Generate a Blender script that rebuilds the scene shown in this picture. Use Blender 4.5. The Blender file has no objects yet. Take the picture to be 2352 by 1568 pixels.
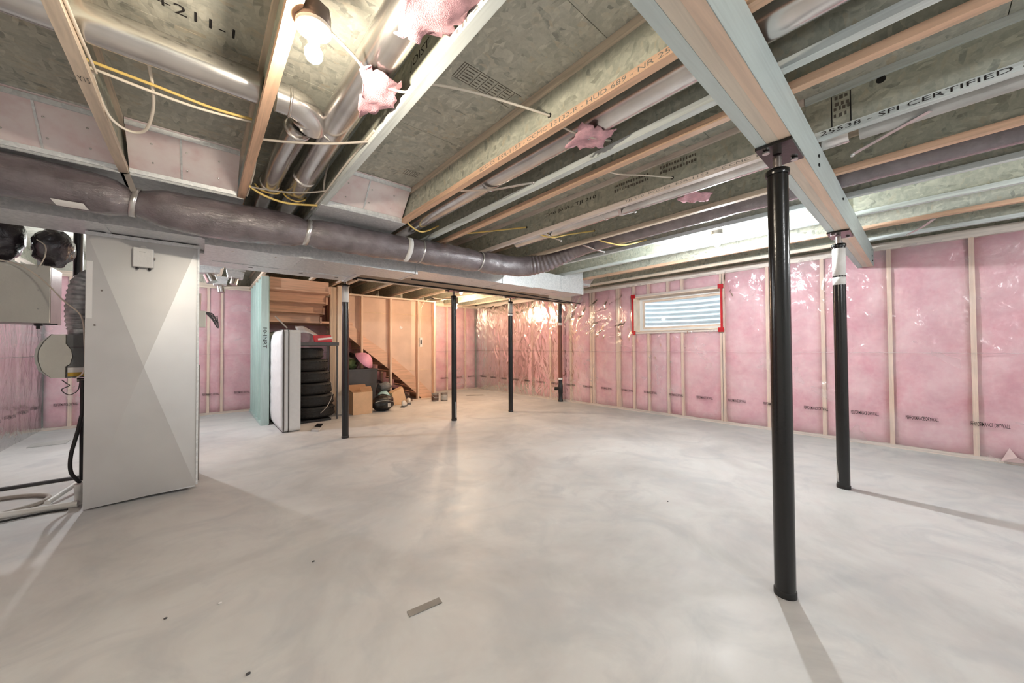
import bpy, bmesh, math, random
from mathutils import Vector, noise as mnoise
random.seed(7)
sc = bpy.context.scene
COL = sc.collection
S = 0.8714                       # layout units -> metres (stud spacing 0.70 units = 0.61 m)

# ------------------------------------------------------------------ camera
H = 1.4
yaw, pit, rol = 0.717054, 0.0167261, -0.00612626
fw = Vector((math.sin(yaw)*math.cos(pit), math.cos(yaw)*math.cos(pit), math.sin(pit)))
rt = Vector((math.cos(yaw), -math.sin(yaw), 0)); up = rt.cross(fw)
rt, up = rt*math.cos(rol)+up*math.sin(rol), up*math.cos(rol)-rt*math.sin(rol)
cam = bpy.data.objects.new('camera', bpy.data.cameras.new('camera')); COL.objects.link(cam)
from mathutils import Matrix
m = Matrix((rt, up, -fw)).transposed().to_4x4(); m.translation = Vector((0, 0, H*S))
cam.matrix_world = m
cam.data.sensor_width = 36.0; cam.data.lens = 823.03/2352*36.0; cam.data.clip_start = 0.02
sc.camera = cam

# ------------------------------------------------------------------ world, exposure
wd = bpy.data.worlds.new('sky'); sc.world = wd; wd.use_nodes = True
bg = wd.node_tree.nodes['Background']; bg.inputs[0].default_value = (0.86, 0.93, 1.0, 1); bg.inputs[1].default_value = 3.4
sc.view_settings.view_transform = 'Standard'; sc.view_settings.look = 'None'
cy_ = sc.cycles; cy_.max_bounces = 7; cy_.diffuse_bounces = 5; cy_.glossy_bounces = 3; cy_.transmission_bounces = 2; cy_.transparent_max_bounces = 8; cy_.caustics_reflective = False; cy_.caustics_refractive = False
sc.view_settings.exposure = 1.48; sc.view_settings.gamma = 1.0; sc.view_settings.use_curve_mapping = False
BULB_W = dict(near=(470, (1.0, .88, .70)), white=(1350, (.93, .98, 1.0)), rear=(850, (1.0, .72, .48)), corner=(750, (1.0, .72, .48)), left=(1100, (.96, .98, 1.0)), behind=(480, (.96, .98, 1.0)))

# ------------------------------------------------------------------ material helpers
def lin(r, g, b):
    f = lambda c: (c/255/12.92) if c/255 <= .04045 else ((c/255+.055)/1.055)**2.4
    return (f(r), f(g), f(b), 1)
class NT:
    def __init__(s, name):
        s.m = bpy.data.materials.new(name); s.m.use_nodes = True; s.t = s.m.node_tree; s.t.nodes.clear()
        s.out = s.n('ShaderNodeOutputMaterial')
    def n(s, typ, **kw):
        x = s.t.nodes.new(typ)
        for k, v in kw.items(): setattr(x, k, v)
        return x
    def l(s, a, b): s.t.links.new(a, b)
    def pos(s, scale=(1, 1, 1), rot=(0, 0, 0), obj=False):
        g = s.n('ShaderNodeTexCoord').outputs['Object'] if obj else s.n('ShaderNodeNewGeometry').outputs['Position']
        mp = s.n('ShaderNodeMapping'); mp.inputs['Scale'].default_value = scale; mp.inputs['Rotation'].default_value = rot
        s.l(g, mp.inputs['Vector']); return mp.outputs['Vector']
    def noise(s, vec, scale, detail=3, rough=.55, dist=0):
        x = s.n('ShaderNodeTexNoise'); x.inputs['Scale'].default_value = scale; x.inputs['Detail'].default_value = detail
        x.inputs['Roughness'].default_value = rough; x.inputs['Distortion'].default_value = dist
        s.l(vec, x.inputs['Vector']); return x.outputs['Fac']
    def ramp(s, fac, stops):
        r = s.n('ShaderNodeValToRGB'); e = r.color_ramp.elements
        while len(e) < len(stops): e.new(.5)
        for i, (p, c) in enumerate(stops): e[i].position = p; e[i].color = c
        s.l(fac, r.inputs['Fac']); return r.outputs['Color']
    def mix(s, fac, a, b, mode='MIX'):
        x = s.n('ShaderNodeMix', data_type='RGBA', blend_type=mode)
        for sock, v in ((x.inputs[0], fac), (x.inputs[6], a), (x.inputs[7], b)):
            if isinstance(v, (int, float, tuple)): sock.default_value = v
            else: s.l(v, sock)
        return x.outputs[2]
    def bsdf(s, col, rough=.6, metal=0, spec=.5, bump=None, bstr=.2, bdist=.01, **kw):
        b = s.n('ShaderNodeBsdfPrincipled')
        if isinstance(col, tuple): b.inputs['Base Color'].default_value = col
        else: s.l(col, b.inputs['Base Color'])
        if isinstance(rough, (int, float)): b.inputs['Roughness'].default_value = rough
        else: s.l(rough, b.inputs['Roughness'])
        b.inputs['Metallic'].default_value = metal; b.inputs['Specular IOR Level'].default_value = spec
        for k, v in kw.items(): b.inputs[k].default_value = v
        if bump is not None:
            bp = s.n('ShaderNodeBump'); bp.inputs['Strength'].default_value = bstr; bp.inputs['Distance'].default_value = bdist
            s.l(bump, bp.inputs['Height']); s.l(bp.outputs['Normal'], b.inputs['Normal'])
        s.l(b.outputs[0], s.out.inputs[0]); return b

def plain(name, rgb, rough=.6, metal=0, var=.08, scale=6, spec=.5, bstr=.1, obj=False):
    t = NT(name); v = t.pos(obj=obj); f = t.noise(v, scale, 4)
    c = lin(*rgb); d = tuple(x*(1-var*2.2) for x in c[:3])+(1,); e = tuple(min(1, x*(1+var)) for x in c[:3])+(1,)
    t.bsdf(t.ramp(f, [(.3, d), (.7, e)]), rough, metal, spec, bump=t.noise(v, scale*12, 2), bstr=bstr); return t.m
def wood(name, rgb, axis=1, rough=.55, dark=.72):
    t = NT(name); scl = [22, 22, 22]; scl[axis] = 1.2
    v = t.pos(tuple(scl)); f = t.noise(v, 1.6, 5, .6, .6); g = t.noise(t.pos((1, 1, 1)), 1.1, 2)
    c = lin(*rgb); d = tuple(x*dark for x in c[:3])+(1,)
    col = t.ramp(f, [(.32, d), (.55, c), (.8, tuple(min(1, x*1.12) for x in c[:3])+(1,))])
    col = t.mix(t.ramp(g, [(.35, (0, 0, 0, 1)), (.75, (.35, .35, .35, 1))]), col, lin(*[min(255, x+14) for x in rgb]))
    t.bsdf(col, rough, bump=f, bstr=.12, bdist=.003); return t.m
def osb(name, plane, tone=(1, 1, 1)):
    t = NT(name)
    A, B = {'xy': ((30, 11, 1), (0, 0, .5)), 'yz': ((1, 13, 36), (.5, 0, 0))}[plane]
    geo = t.n('ShaderNodeNewGeometry')
    wob = t.n('ShaderNodeTexNoise'); wob.inputs['Scale'].default_value = 5; wob.inputs['Detail'].default_value = 2; t.l(geo.outputs['Position'], wob.inputs['Vector'])
    def flakes(scale, rot):
        ad = t.n('ShaderNodeVectorMath', operation='MULTIPLY_ADD'); ad.inputs[1].default_value = (.10, .10, .10)
        t.l(wob.outputs['Color'], ad.inputs[0]); t.l(geo.outputs['Position'], ad.inputs[2])
        mp = t.n('ShaderNodeMapping'); mp.inputs['Scale'].default_value = scale; mp.inputs['Rotation'].default_value = rot
        t.l(ad.outputs[0], mp.inputs['Vector'])
        vo = t.n('ShaderNodeTexVoronoi'); vo.inputs['Scale'].default_value = 1.4; t.l(mp.outputs['Vector'], vo.inputs['Vector'])
        sp = t.n('ShaderNodeSeparateColor'); t.l(vo.outputs['Color'], sp.inputs[0]); return sp.outputs[0], vo.outputs['Distance']
    f1, d1 = flakes(A, B); f2, d2 = flakes((A[1]*1.3, A[0], 1) if plane == 'xy' else (1, 34, 14), tuple(-1.4*x for x in B))
    k = lambda r, g, b: lin(r*tone[0], g*tone[1], b*tone[2])
    c1 = t.ramp(f1, [(0, k(150, 146, 134)), (.12, k(178, 174, 160)), (.6, k(192, 188, 174)), (1, k(212, 207, 192))])
    c2 = t.ramp(f2, [(0, k(146, 144, 134)), (.12, k(176, 173, 160)), (.8, k(196, 192, 178)), (1, k(190, 178, 156))])
    sel = t.ramp(t.noise(t.pos((1, 1, 1)), 16, 3), [(.42, (0, 0, 0, 1)), (.58, (1, 1, 1, 1))])
    c = t.mix(sel, c1, c2)
    big = t.noise(t.pos((.6, .6, .6)), 1.3, 3)
    c = t.mix(t.ramp(big, [(.42, (0, 0, 0, 1)), (.7, (.35, .35, .35, 1))]), c, k(176, 186, 180))
    fine = t.noise(t.pos((30, 30, 30)), 1.5, 4, .7)
    c = t.mix(.3, c, t.ramp(fine, [(.3, (.3, .3, .28, 1)), (.7, (.62, .61, .57, 1))]), 'OVERLAY')
    t.bsdf(c, .7, bump=f1, bstr=.25, bdist=.004); return t.m

M = {}
M['osb_panel'] = osb('osb_subfloor', 'xy', (1.0, 1.01, 1.03)); M['osb_web'] = osb('osb_web', 'yz', (.97, .99, .99))
M['fl_tan'] = wood('flange_tan', (220, 202, 182)); M['fl_orange'] = wood('flange_orange', (228, 188, 158))
M['fl_pale'] = wood('flange_pale', (218, 225, 224)); M['fl_pink'] = wood('flange_pinkish', (230, 216, 208))
M['lvl_blue'] = wood('lvl_bluegrey', (208, 221, 221), 0, dark=.88); M['lvl_tan'] = wood('lvl_tan', (228, 216, 200), 0, dark=.86); M['lvl_orange'] = wood('lvl_orange', (238, 212, 190), 0, dark=.86)
M['stud'] = wood('stud_spruce', (236, 208, 186), 2); M['plate'] = wood('plate_spruce', (228, 216, 206), 1); M['plate_x'] = wood('plate_spruce_x', (222, 204, 188), 0)
M['tread'] = wood('tread_pine', (226, 184, 156), 0); M['post'] = wood('post_whitewood', (224, 208, 190), 2)
M['green'] = wood('treated_green', (186, 208, 205), 2, dark=.88); M['plygreen'] = plain('plywood_green', (196, 216, 208), .7)
t = NT('galvanized'); v = t.pos(); vo = t.n('ShaderNodeTexVoronoi'); vo.inputs['Scale'].default_value = 60; t.l(v, vo.inputs['Vector'])
sp = t.n('ShaderNodeSeparateColor'); t.l(vo.outputs['Color'], sp.inputs[0])
t.bsdf(t.ramp(sp.outputs[0], [(0, lin(218, 221, 224)), (1, lin(238, 240, 242))]), .42, .5, bump=t.noise(v, 3, 2), bstr=.06, bdist=.02); M['galv'] = t.m
t = NT('galvanized_pipe'); v = t.pos(); t.bsdf(t.ramp(t.noise(v, 4, 3), [(.3, lin(196, 192, 190)), (.7, lin(232, 228, 226))]), .22, .95, bump=t.noise(v, 5, 2), bstr=.08, bdist=.02); M['pipe'] = t.m
t = NT('cabinet_sheet'); v = t.pos((40, 40, 1.5)); f = t.noise(v, 1.5, 3)
t.bsdf(t.ramp(t.noise(t.pos((1, 1, 1)), 3, 2), [(.3, lin(206, 205, 205)), (.7, lin(214, 213, 213))]), .42, .75); M['cabinet'] = t.m
t = NT('panning_board'); v = t.pos(); f = t.noise(t.pos((3, 3, 3)), 2.2, 4)
t.bsdf(t.ramp(f, [(.25, lin(232, 206, 208)), (.5, lin(244, 230, 231)), (.75, lin(248, 240, 240))]), .4, .1, bump=t.noise(v, 20, 3), bstr=.08); M['panboard'] = t.m
t = NT('concrete'); v = t.pos(); a = t.noise(v, .9, 6, .62, .5); b = t.noise(v, 5, 5, .65); c_ = t.noise(t.pos((1, 1, 1), (0, 0, .4)), 2.1, 5, .6, 1.5)
col = t.ramp(a, [(.32, lin(186, 185, 185)), (.5, lin(212, 211, 210)), (.68, lin(226, 225, 224))])
col = t.mix(t.ramp(c_, [(.48, (0, 0, 0, 1)), (.66, (.7, .7, .7, 1))]), col, lin(192, 193, 195))
col = t.mix(t.ramp(b, [(.35, (.30, .30, .30, 1)), (.6, (0, 0, 0, 1))]), col, lin(208, 200, 198))
t.bsdf(col, t.ramp(b, [(.3, (.38, .38, .38, 1)), (.7, (.55, .55, .55, 1))]), 0, .4, bump=b, bstr=.05, bdist=.004); M['concrete'] = t.m
M['concrete_wall'] = plain('foundation_concrete', (150, 146, 142), .9)
t = NT('pink_fibreglass'); v = t.pos(); a = t.noise(t.pos((1, 1, 1)), 2.4, 5, .6); b = t.noise(v, 26, 5, .7)
col = t.ramp(a, [(.28, lin(214, 150, 166)), (.5, lin(232, 178, 190)), (.72, lin(244, 204, 212))])
t.bsdf(t.mix(.25, col, t.ramp(b, [(.3, (.3, .3, .3, 1)), (.7, (.66, .66, .66, 1))]), 'OVERLAY'), .95, 0, .1, bump=b, bstr=.4, bdist=.01); M['pink'] = t.m
# clear polyethylene film
t = NT('poly_film'); v = t.pos(); f = t.noise(t.pos((1, 1, .6)), 5.5, 4, .55, 1.2); g = t.noise(t.pos((1, 1, 1)), 2.0, 3, .5, .8)
bp = t.n('ShaderNodeBump'); bp.inputs['Strength'].default_value = .30; bp.inputs['Distance'].default_value = .05; t.l(f, bp.inputs['Height'])
tr = t.n('ShaderNodeBsdfTransparent'); tr.inputs[0].default_value = (.97, .95, .95, 1)
df = t.n('ShaderNodeBsdfDiffuse'); df.inputs[0].default_value = (.9, .86, .86, 1)
gl = t.n('ShaderNodeBsdfGlossy'); gl.inputs['Roughness'].default_value = .16; t.l(bp.outputs['Normal'], gl.inputs['Normal'])
m1 = t.n('ShaderNodeMixShader'); t.l(t.ramp(g, [(.3, (.10, .10, .10, 1)), (.75, (.34, .34, .34, 1))]), m1.inputs[0]); t.l(tr.outputs[0], m1.inputs[1]); t.l(df.outputs[0], m1.inputs[2])
fr = t.n('ShaderNodeFresnel'); fr.inputs[0].default_value = 1.40; t.l(bp.outputs['Normal'], fr.inputs['Normal'])
m2 = t.n('ShaderNodeMixShader'); t.l(fr.outputs[0], m2.inputs[0]); t.l(m1.outputs[0], m2.inputs[1]); t.l(gl.outputs[0], m2.inputs[2]); t.l(m2.outputs[0], t.out.inputs[0]); M['film'] = t.m
t = NT('window_glass'); tr = t.n('ShaderNodeBsdfTransparent'); tr.inputs[0].default_value = (.95, .97, .97, 1); gl = t.n('ShaderNodeBsdfGlossy'); gl.inputs['Roughness'].default_value = .02
fr = t.n('ShaderNodeFresnel'); fr.inputs[0].default_value = 1.45; m2 = t.n('ShaderNodeMixShader'); t.l(fr.outputs[0], m2.inputs[0]); t.l(tr.outputs[0], m2.inputs[1]); t.l(gl.outputs[0], m2.inputs[2]); t.l(m2.outputs[0], t.out.inputs[0]); M['glass'] = t.m
t = NT('duct_wrap'); v = t.pos(); f = t.noise(t.pos((9, 22, 22)), 2.4, 5, .65, 1.2)
t.bsdf(t.ramp(t.noise(v, 7, 4), [(.3, lin(92, 82, 87)), (.7, lin(126, 115, 120))]), .25, .1, 1.0, bump=f, bstr=.7, bdist=.007, **{'Coat Weight': 1.0, 'Coat Roughness': .07}); M['wrap'] = t.m
for l_ in list(t.t.links):
    if l_.to_socket.name == 'Normal' and l_.to_node.type == 'BSDF_PRINCIPLED': t.l(l_.from_socket, l_.to_node.inputs['Coat Normal'])
t = NT('duct_bag'); v = t.pos(); f = t.noise(v, 9, 4, .6, 1.2); t.bsdf(t.ramp(t.noise(v, 6, 3), [(.3, lin(46, 40, 44)), (.7, lin(74, 66, 72))]), .2, 0, .9, bump=f, bstr=.5, bdist=.03); M['bag'] = t.m
t = NT('foil_flex'); v = t.pos(); t.bsdf(t.ramp(t.noise(v, 14, 3), [(.3, lin(130, 132, 136)), (.7, lin(206, 208, 210))]), .35, .4); M['foilflex'] = t.m
M['black_paint'] = plain('black_enamel', (19, 18, 19), .22, 0, .1, 5, .6, .05, True); M['black'] = plain('black_plastic', (22, 21, 22), .4, 0, .1)
M['black_cloth'] = plain('black_fabric', (30, 29, 31), .8); M['rubber'] = plain('tyre_rubber', (34, 33, 33), .65, 0, .2, 18)
M['darkgrey'] = plain('dark_grey_plastic', (74, 72, 74), .5); M['grey'] = plain('grey_plastic', (112, 113, 115), .5); M['lightgrey'] = plain('light_grey_plastic', (188, 187, 184), .5)
M['white'] = plain('white_plastic', (236, 234, 230), .4, 0, .03); M['porcelain'] = plain('white_porcelain', (240, 236, 228), .3, 0, .02)
M['offwhite'] = plain('beige_enamel', (214, 212, 204), .45, 0, .03); M['paper'] = plain('white_paper', (238, 236, 234), .8, 0, .02)
M['cable_white'] = plain('cable_white', (232, 222, 208), .5, 0, .03); M['cable_yellow'] = plain('cable_yellow', (232, 200, 120), .5, 0, .05); M['cable_grey'] = plain('cable_grey', (176, 168, 160), .5, 0, .05)
M['steel'] = plain('bare_steel', (150, 140, 136), .35, .8); M['zinc'] = plain('zinc_hardware', (214, 212, 210), .3, .8)
M['box_dark'] = plain('junction_box_grey', (92, 84, 80), .5, .4); M['brown_mesh'] = plain('brown_corrugate', (120, 72, 56), .5)
M['kraft'] = plain('drywall_kraft', (226, 198, 180), .85, 0, .05, 3); M['tape_light'] = plain('kraft_tape_edge', (232, 206, 180), .8)
M['card'] = plain('cardboard', (220, 184, 150), .85, 0, .05); M['card_in'] = plain('cardboard_inner', (176, 134, 100), .85)
M['red'] = plain('red_tape', (190, 22, 34), .45); M['jamb'] = plain('window_jamb_wood', (238, 218, 200), .5); M['vinyl'] = plain('window_vinyl', (238, 240, 240), .4, 0, .02)
M['mattress'] = plain('mattress_ticking', (232, 234, 236), .85, 0, .02, 20); M['mat_side'] = plain('mattress_border', (224, 224, 224), .8, 0, .02, 20); M['piping'] = plain('mattress_piping', (78, 74, 72), .7)
M['pinkplastic'] = plain('pink_plastic', (226, 160, 190), .5); M['teal'] = plain('pale_teal_fabric', (168, 206, 210), .7); M['greenfab'] = plain('olive_fabric', (84, 98, 58), .8)
M['poly_sheet'] = plain('grey_translucent_poly', (196, 194, 196), .3, 0, .1, 12, .8, .4); M['redpack'] = plain('red_packaging', (196, 30, 40), .35)
M['ink'] = plain('black_ink', (34, 30, 30), .8, 0, .02); M['inkfade'] = plain('faded_ink', (104, 98, 90), .8, 0, .02); M['inkflange'] = plain('grey_ink', (128, 124, 118), .8, 0, .02)
M['well'] = plain('corrugated_well_steel', (214, 220, 224), .45, .3, .05); M['soil'] = plain('gravel', (150, 144, 136), .95)
M['ducttape'] = plain('grey_duct_tape', (150, 145, 140), .5); M['can'] = plain('paint_can_tin', (150, 146, 144), .3, .7); M['canlabel'] = plain('paint_can_label', (96, 74, 66), .5)
M['yellowlabel'] = plain('yellow_label', (206, 168, 60), .6); M['shoe'] = plain('shoe_white', (226, 222, 216), .6)
def emis(name, k):
    t = NT(name); e = t.n('ShaderNodeEmission'); e.inputs[1].default_value = k[0]; e.inputs[0].default_value = (*k[1], 1); t.l(e.outputs[0], t.out.inputs[0]); return t.m

# ------------------------------------------------------------------ mesh helpers (coordinates in layout units)
ORG = {}
def bm_(): return bmesh.new()
def box(bm, x0, x1, y0, y1, z0, z1):
    vs = [bm.verts.new(p) for p in ((x0, y0, z0), (x1, y0, z0), (x1, y1, z0), (x0, y1, z0), (x0, y0, z1), (x1, y0, z1), (x1, y1, z1), (x0, y1, z1))]
    for f in ((3, 2, 1, 0), (4, 5, 6, 7), (0, 1, 5, 4), (1, 2, 6, 5), (2, 3, 7, 6), (3, 0, 4, 7)): bm.faces.new([vs[i] for i in f])
    return bm
def hexa(bm, P):
    vs = [bm.verts.new(p) for p in P]
    for f in ((3, 2, 1, 0), (4, 5, 6, 7), (0, 1, 5, 4), (1, 2, 6, 5), (2, 3, 7, 6), (3, 0, 4, 7)): bm.faces.new([vs[i] for i in f])
    return bm
def bar(bm, a, b, w, h, upv=(0, 0, 1)):
    a, b = Vector(a), Vector(b); d = (b-a).normalized(); u = Vector(upv); s = d.cross(u).normalized(); u = s.cross(d)
    return hexa(bm, [a-s*w/2-u*h/2, a+s*w/2-u*h/2, b+s*w/2-u*h/2, b-s*w/2-u*h/2, a-s*w/2+u*h/2, a+s*w/2+u*h/2, b+s*w/2+u*h/2, b-s*w/2+u*h/2])
def cr(pts, n=8):
    P = [Vector(p) for p in pts]; out = []
    for i in range(len(P)-1):
        a, b, c, d = P[max(i-1, 0)], P[i], P[i+1], P[min(i+2, len(P)-1)]
        for k in range(n):
            t = k/n; out.append(.5*((2*b)+(c-a)*t+(2*a-5*b+4*c-d)*t*t+(3*b-a-3*c+d)*t**3))
    return out+[P[-1]]
def tube(bm, pts, r, n=12, caps=True, disp=None):
    P = [Vector(p) for p in pts]; rings = []; R = r if isinstance(r, (list, tuple)) else [r]*len(P); u = None
    for i, p in enumerate(P):
        d = (P[min(i+1, len(P)-1)]-P[max(i-1, 0)]).normalized()
        if u is None: u = d.orthogonal().normalized()
        u = (u-d*u.dot(d)).normalized(); w = d.cross(u)
        ring = []
        for k in range(n):
            a = 2*math.pi*k/n; q = u*math.cos(a)+w*math.sin(a); rr = R[i]*(1+(disp(p+q*R[i], i, a) if disp else 0)); ring.append(bm.verts.new(p+q*rr))
        rings.append(ring)
    for i in range(len(rings)-1):
        for k in range(n):
            f = bm.faces.new((rings[i][k], rings[i][(k+1) % n], rings[i+1][(k+1) % n], rings[i+1][k])); f.smooth = True
    if caps:
        for ring, rev in ((rings[0], True), (rings[-1], False)):
            vs = [bm.verts.new(v.co) for v in ring]; bm.faces.new(vs[::-1] if rev else vs)
    return bm
def lathe(bm, prof, c, n=24, axis=(0, 0, 1)):
    c = Vector(c); ax = Vector(axis).normalized(); u = ax.orthogonal().normalized(); w = ax.cross(u); rings = []
    for r, z in prof:
        rings.append([bm.verts.new(c+ax*z+(u*math.cos(2*math.pi*k/n)+w*math.sin(2*math.pi*k/n))*max(r, 1e-4)) for k in range(n)])
    for i in range(len(rings)-1):
        for k in range(n):
            f = bm.faces.new((rings[i][k], rings[i][(k+1) % n], rings[i+1][(k+1) % n], rings[i+1][k])); f.smooth = True
    for ring, rev in ((rings[0], True), (rings[-1], False)):
        vs = [bm.verts.new(v.co) for v in ring]; bm.faces.new(vs[::-1] if rev else vs)
    return bm
def prism(bm, poly, axis, a, b):
    """poly of 2-D points extruded along axis ('x','y','z') from a to b"""
    mk = {'x': lambda p, t: (t, p[0], p[1]), 'y': lambda p, t: (p[0], t, p[1]), 'z': lambda p, t: (p[0], p[1], t)}[axis]
    A = [bm.verts.new(mk(p, a)) for p in poly]; B = [bm.verts.new(mk(p, b)) for p in poly]
    bm.faces.new(A); bm.faces.new(B[::-1]); n = len(poly)
    for i in range(n): bm.faces.new((A[i], B[i], B[(i+1) % n], A[(i+1) % n]))
    return bm
def blob(bm, c, r, sub=3, amp=.12, fr=3.0, seed=0):
    g = bmesh.ops.create_icosphere(bm, subdivisions=sub, radius=1)
    for v in g['verts']:
        n_ = mnoise.noise(v.co*fr+Vector((seed*7.1, seed*3.3, seed)))+.5*mnoise.noise(v.co*fr*2.3+Vector((seed, 9, 2)))
        k = 1+amp*n_; v.co = Vector((c[0]+v.co.x*r[0]*k, c[1]+v.co.y*r[1]*k, c[2]+v.co.z*r[2]*k))
    for f in bm.faces: f.smooth = True
    return bm
def link(o): COL.objects.link(o); return o
def root(name, label, cat, base, group=None):
    o = link(bpy.data.objects.new(name, None)); o.empty_display_size = .05; o.location = Vector(base)*S; ORG[o] = Vector(base)*S
    o['label'] = label; o['category'] = cat
    if group: o['group'] = group
    return o
def obj(name, bm, mat, parent=None, base=None, bevel=0):
    me = bpy.data.meshes.new(name)
    if bevel: bmesh.ops.bevel(bm, geom=list(bm.edges), offset=bevel, segments=2, affect='EDGES', profile=.5)
    bmesh.ops.recalc_face_normals(bm, faces=bm.faces)
    org = ORG[parent] if parent is not None else (Vector(base)*S if base is not None else Vector())
    for v in bm.verts: v.co = v.co*S-org
    bm.to_mesh(me); bm.free(); me.materials.append(M[mat] if isinstance(mat, str) else mat)
    o = link(bpy.data.objects.new(name, me)); ORG[o] = org
    if parent is not None: o.parent = parent
    else: o.location = org
    return o
def tag(o, label, cat, group=None):
    o['label'] = label; o['category'] = cat
    if group: o['group'] = group
    return o
def struct(o): o['kind'] = 'structure'; return o
def copy_tree(o, parent=None):
    c = link(o.copy()); c.parent = parent; ORG[c] = ORG[o]
    for ch in list(o.children): copy_tree(ch, c)
    return c
def text(body, c, xd, yd, width, height, mat, parent, name='lettering'):
    """flat print: text centred on c, running along xd with letter tops towards yd, fitted to width x height"""
    cu = bpy.data.curves.new('t', 'FONT'); cu.body = body; cu.align_x = 'CENTER'; cu.align_y = 'CENTER'; cu.resolution_u = 2; cu.offset = .012 if 'PERF' in body else 0
    to = bpy.data.objects.new('t', cu); me = bpy.data.meshes.new_from_object(to); bpy.data.objects.remove(to); bpy.data.curves.remove(cu)
    xs = [v.co.x for v in me.vertices]; ys = [v.co.y for v in me.vertices]
    x0, x1, y0, y1 = min(xs), max(xs), min(ys), max(ys); c, xd, yd = Vector(c), Vector(xd), Vector(yd)
    for v in me.vertices:
        p = c+xd*(((v.co.x-x0)/(x1-x0)-.5)*width)+yd*(((v.co.y-y0)/(y1-y0)-.5)*height); v.co = p*S-ORG[parent]
    me.materials.append(M[mat]); me.name = name
    o = link(bpy.data.objects.new(name, me)); o.parent = parent; ORG[o] = ORG[parent]; o['kind'] = 'stuff'; return o

# ------------------------------------------------------------------ the shell
XL, XR, YF, YB = -2.07, 7.15, -3.2, 10.05
ZJ, ZS = 2.76, 3.06                     # joist underside, subfloor underside
b = bm_(); box(b, XL-.5, XR+.4, YF-.4, YB+.4, -.12, 0); floor = struct(obj('floor', b, 'concrete'))
b = bm_(); box(b, XL-.5, XR+.4, YF-.4, YB+.4, ZS+.02, ZS+.10); ceiling = struct(obj('ceiling', b, 'osb_panel'))
row = 0; xrow0 = XL-.4
# sheets 1.40 wide (along y) x 2.80 long (along x)
y = -3.11
while y < 10.3:
    x = xrow0-(1.4 if row % 2 else 0)
    while x < XR+.3:
        b = bm_(); box(b, max(x, XL-.45)+.002, min(x+2.8, XR+.35)-.002, y+.002, min(y+1.4, 10.4)-.002, ZS, ZS+.02); obj('subfloor_panel', b, 'osb_panel', ceiling); x += 2.8
    y += 1.4; row += 1

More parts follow.
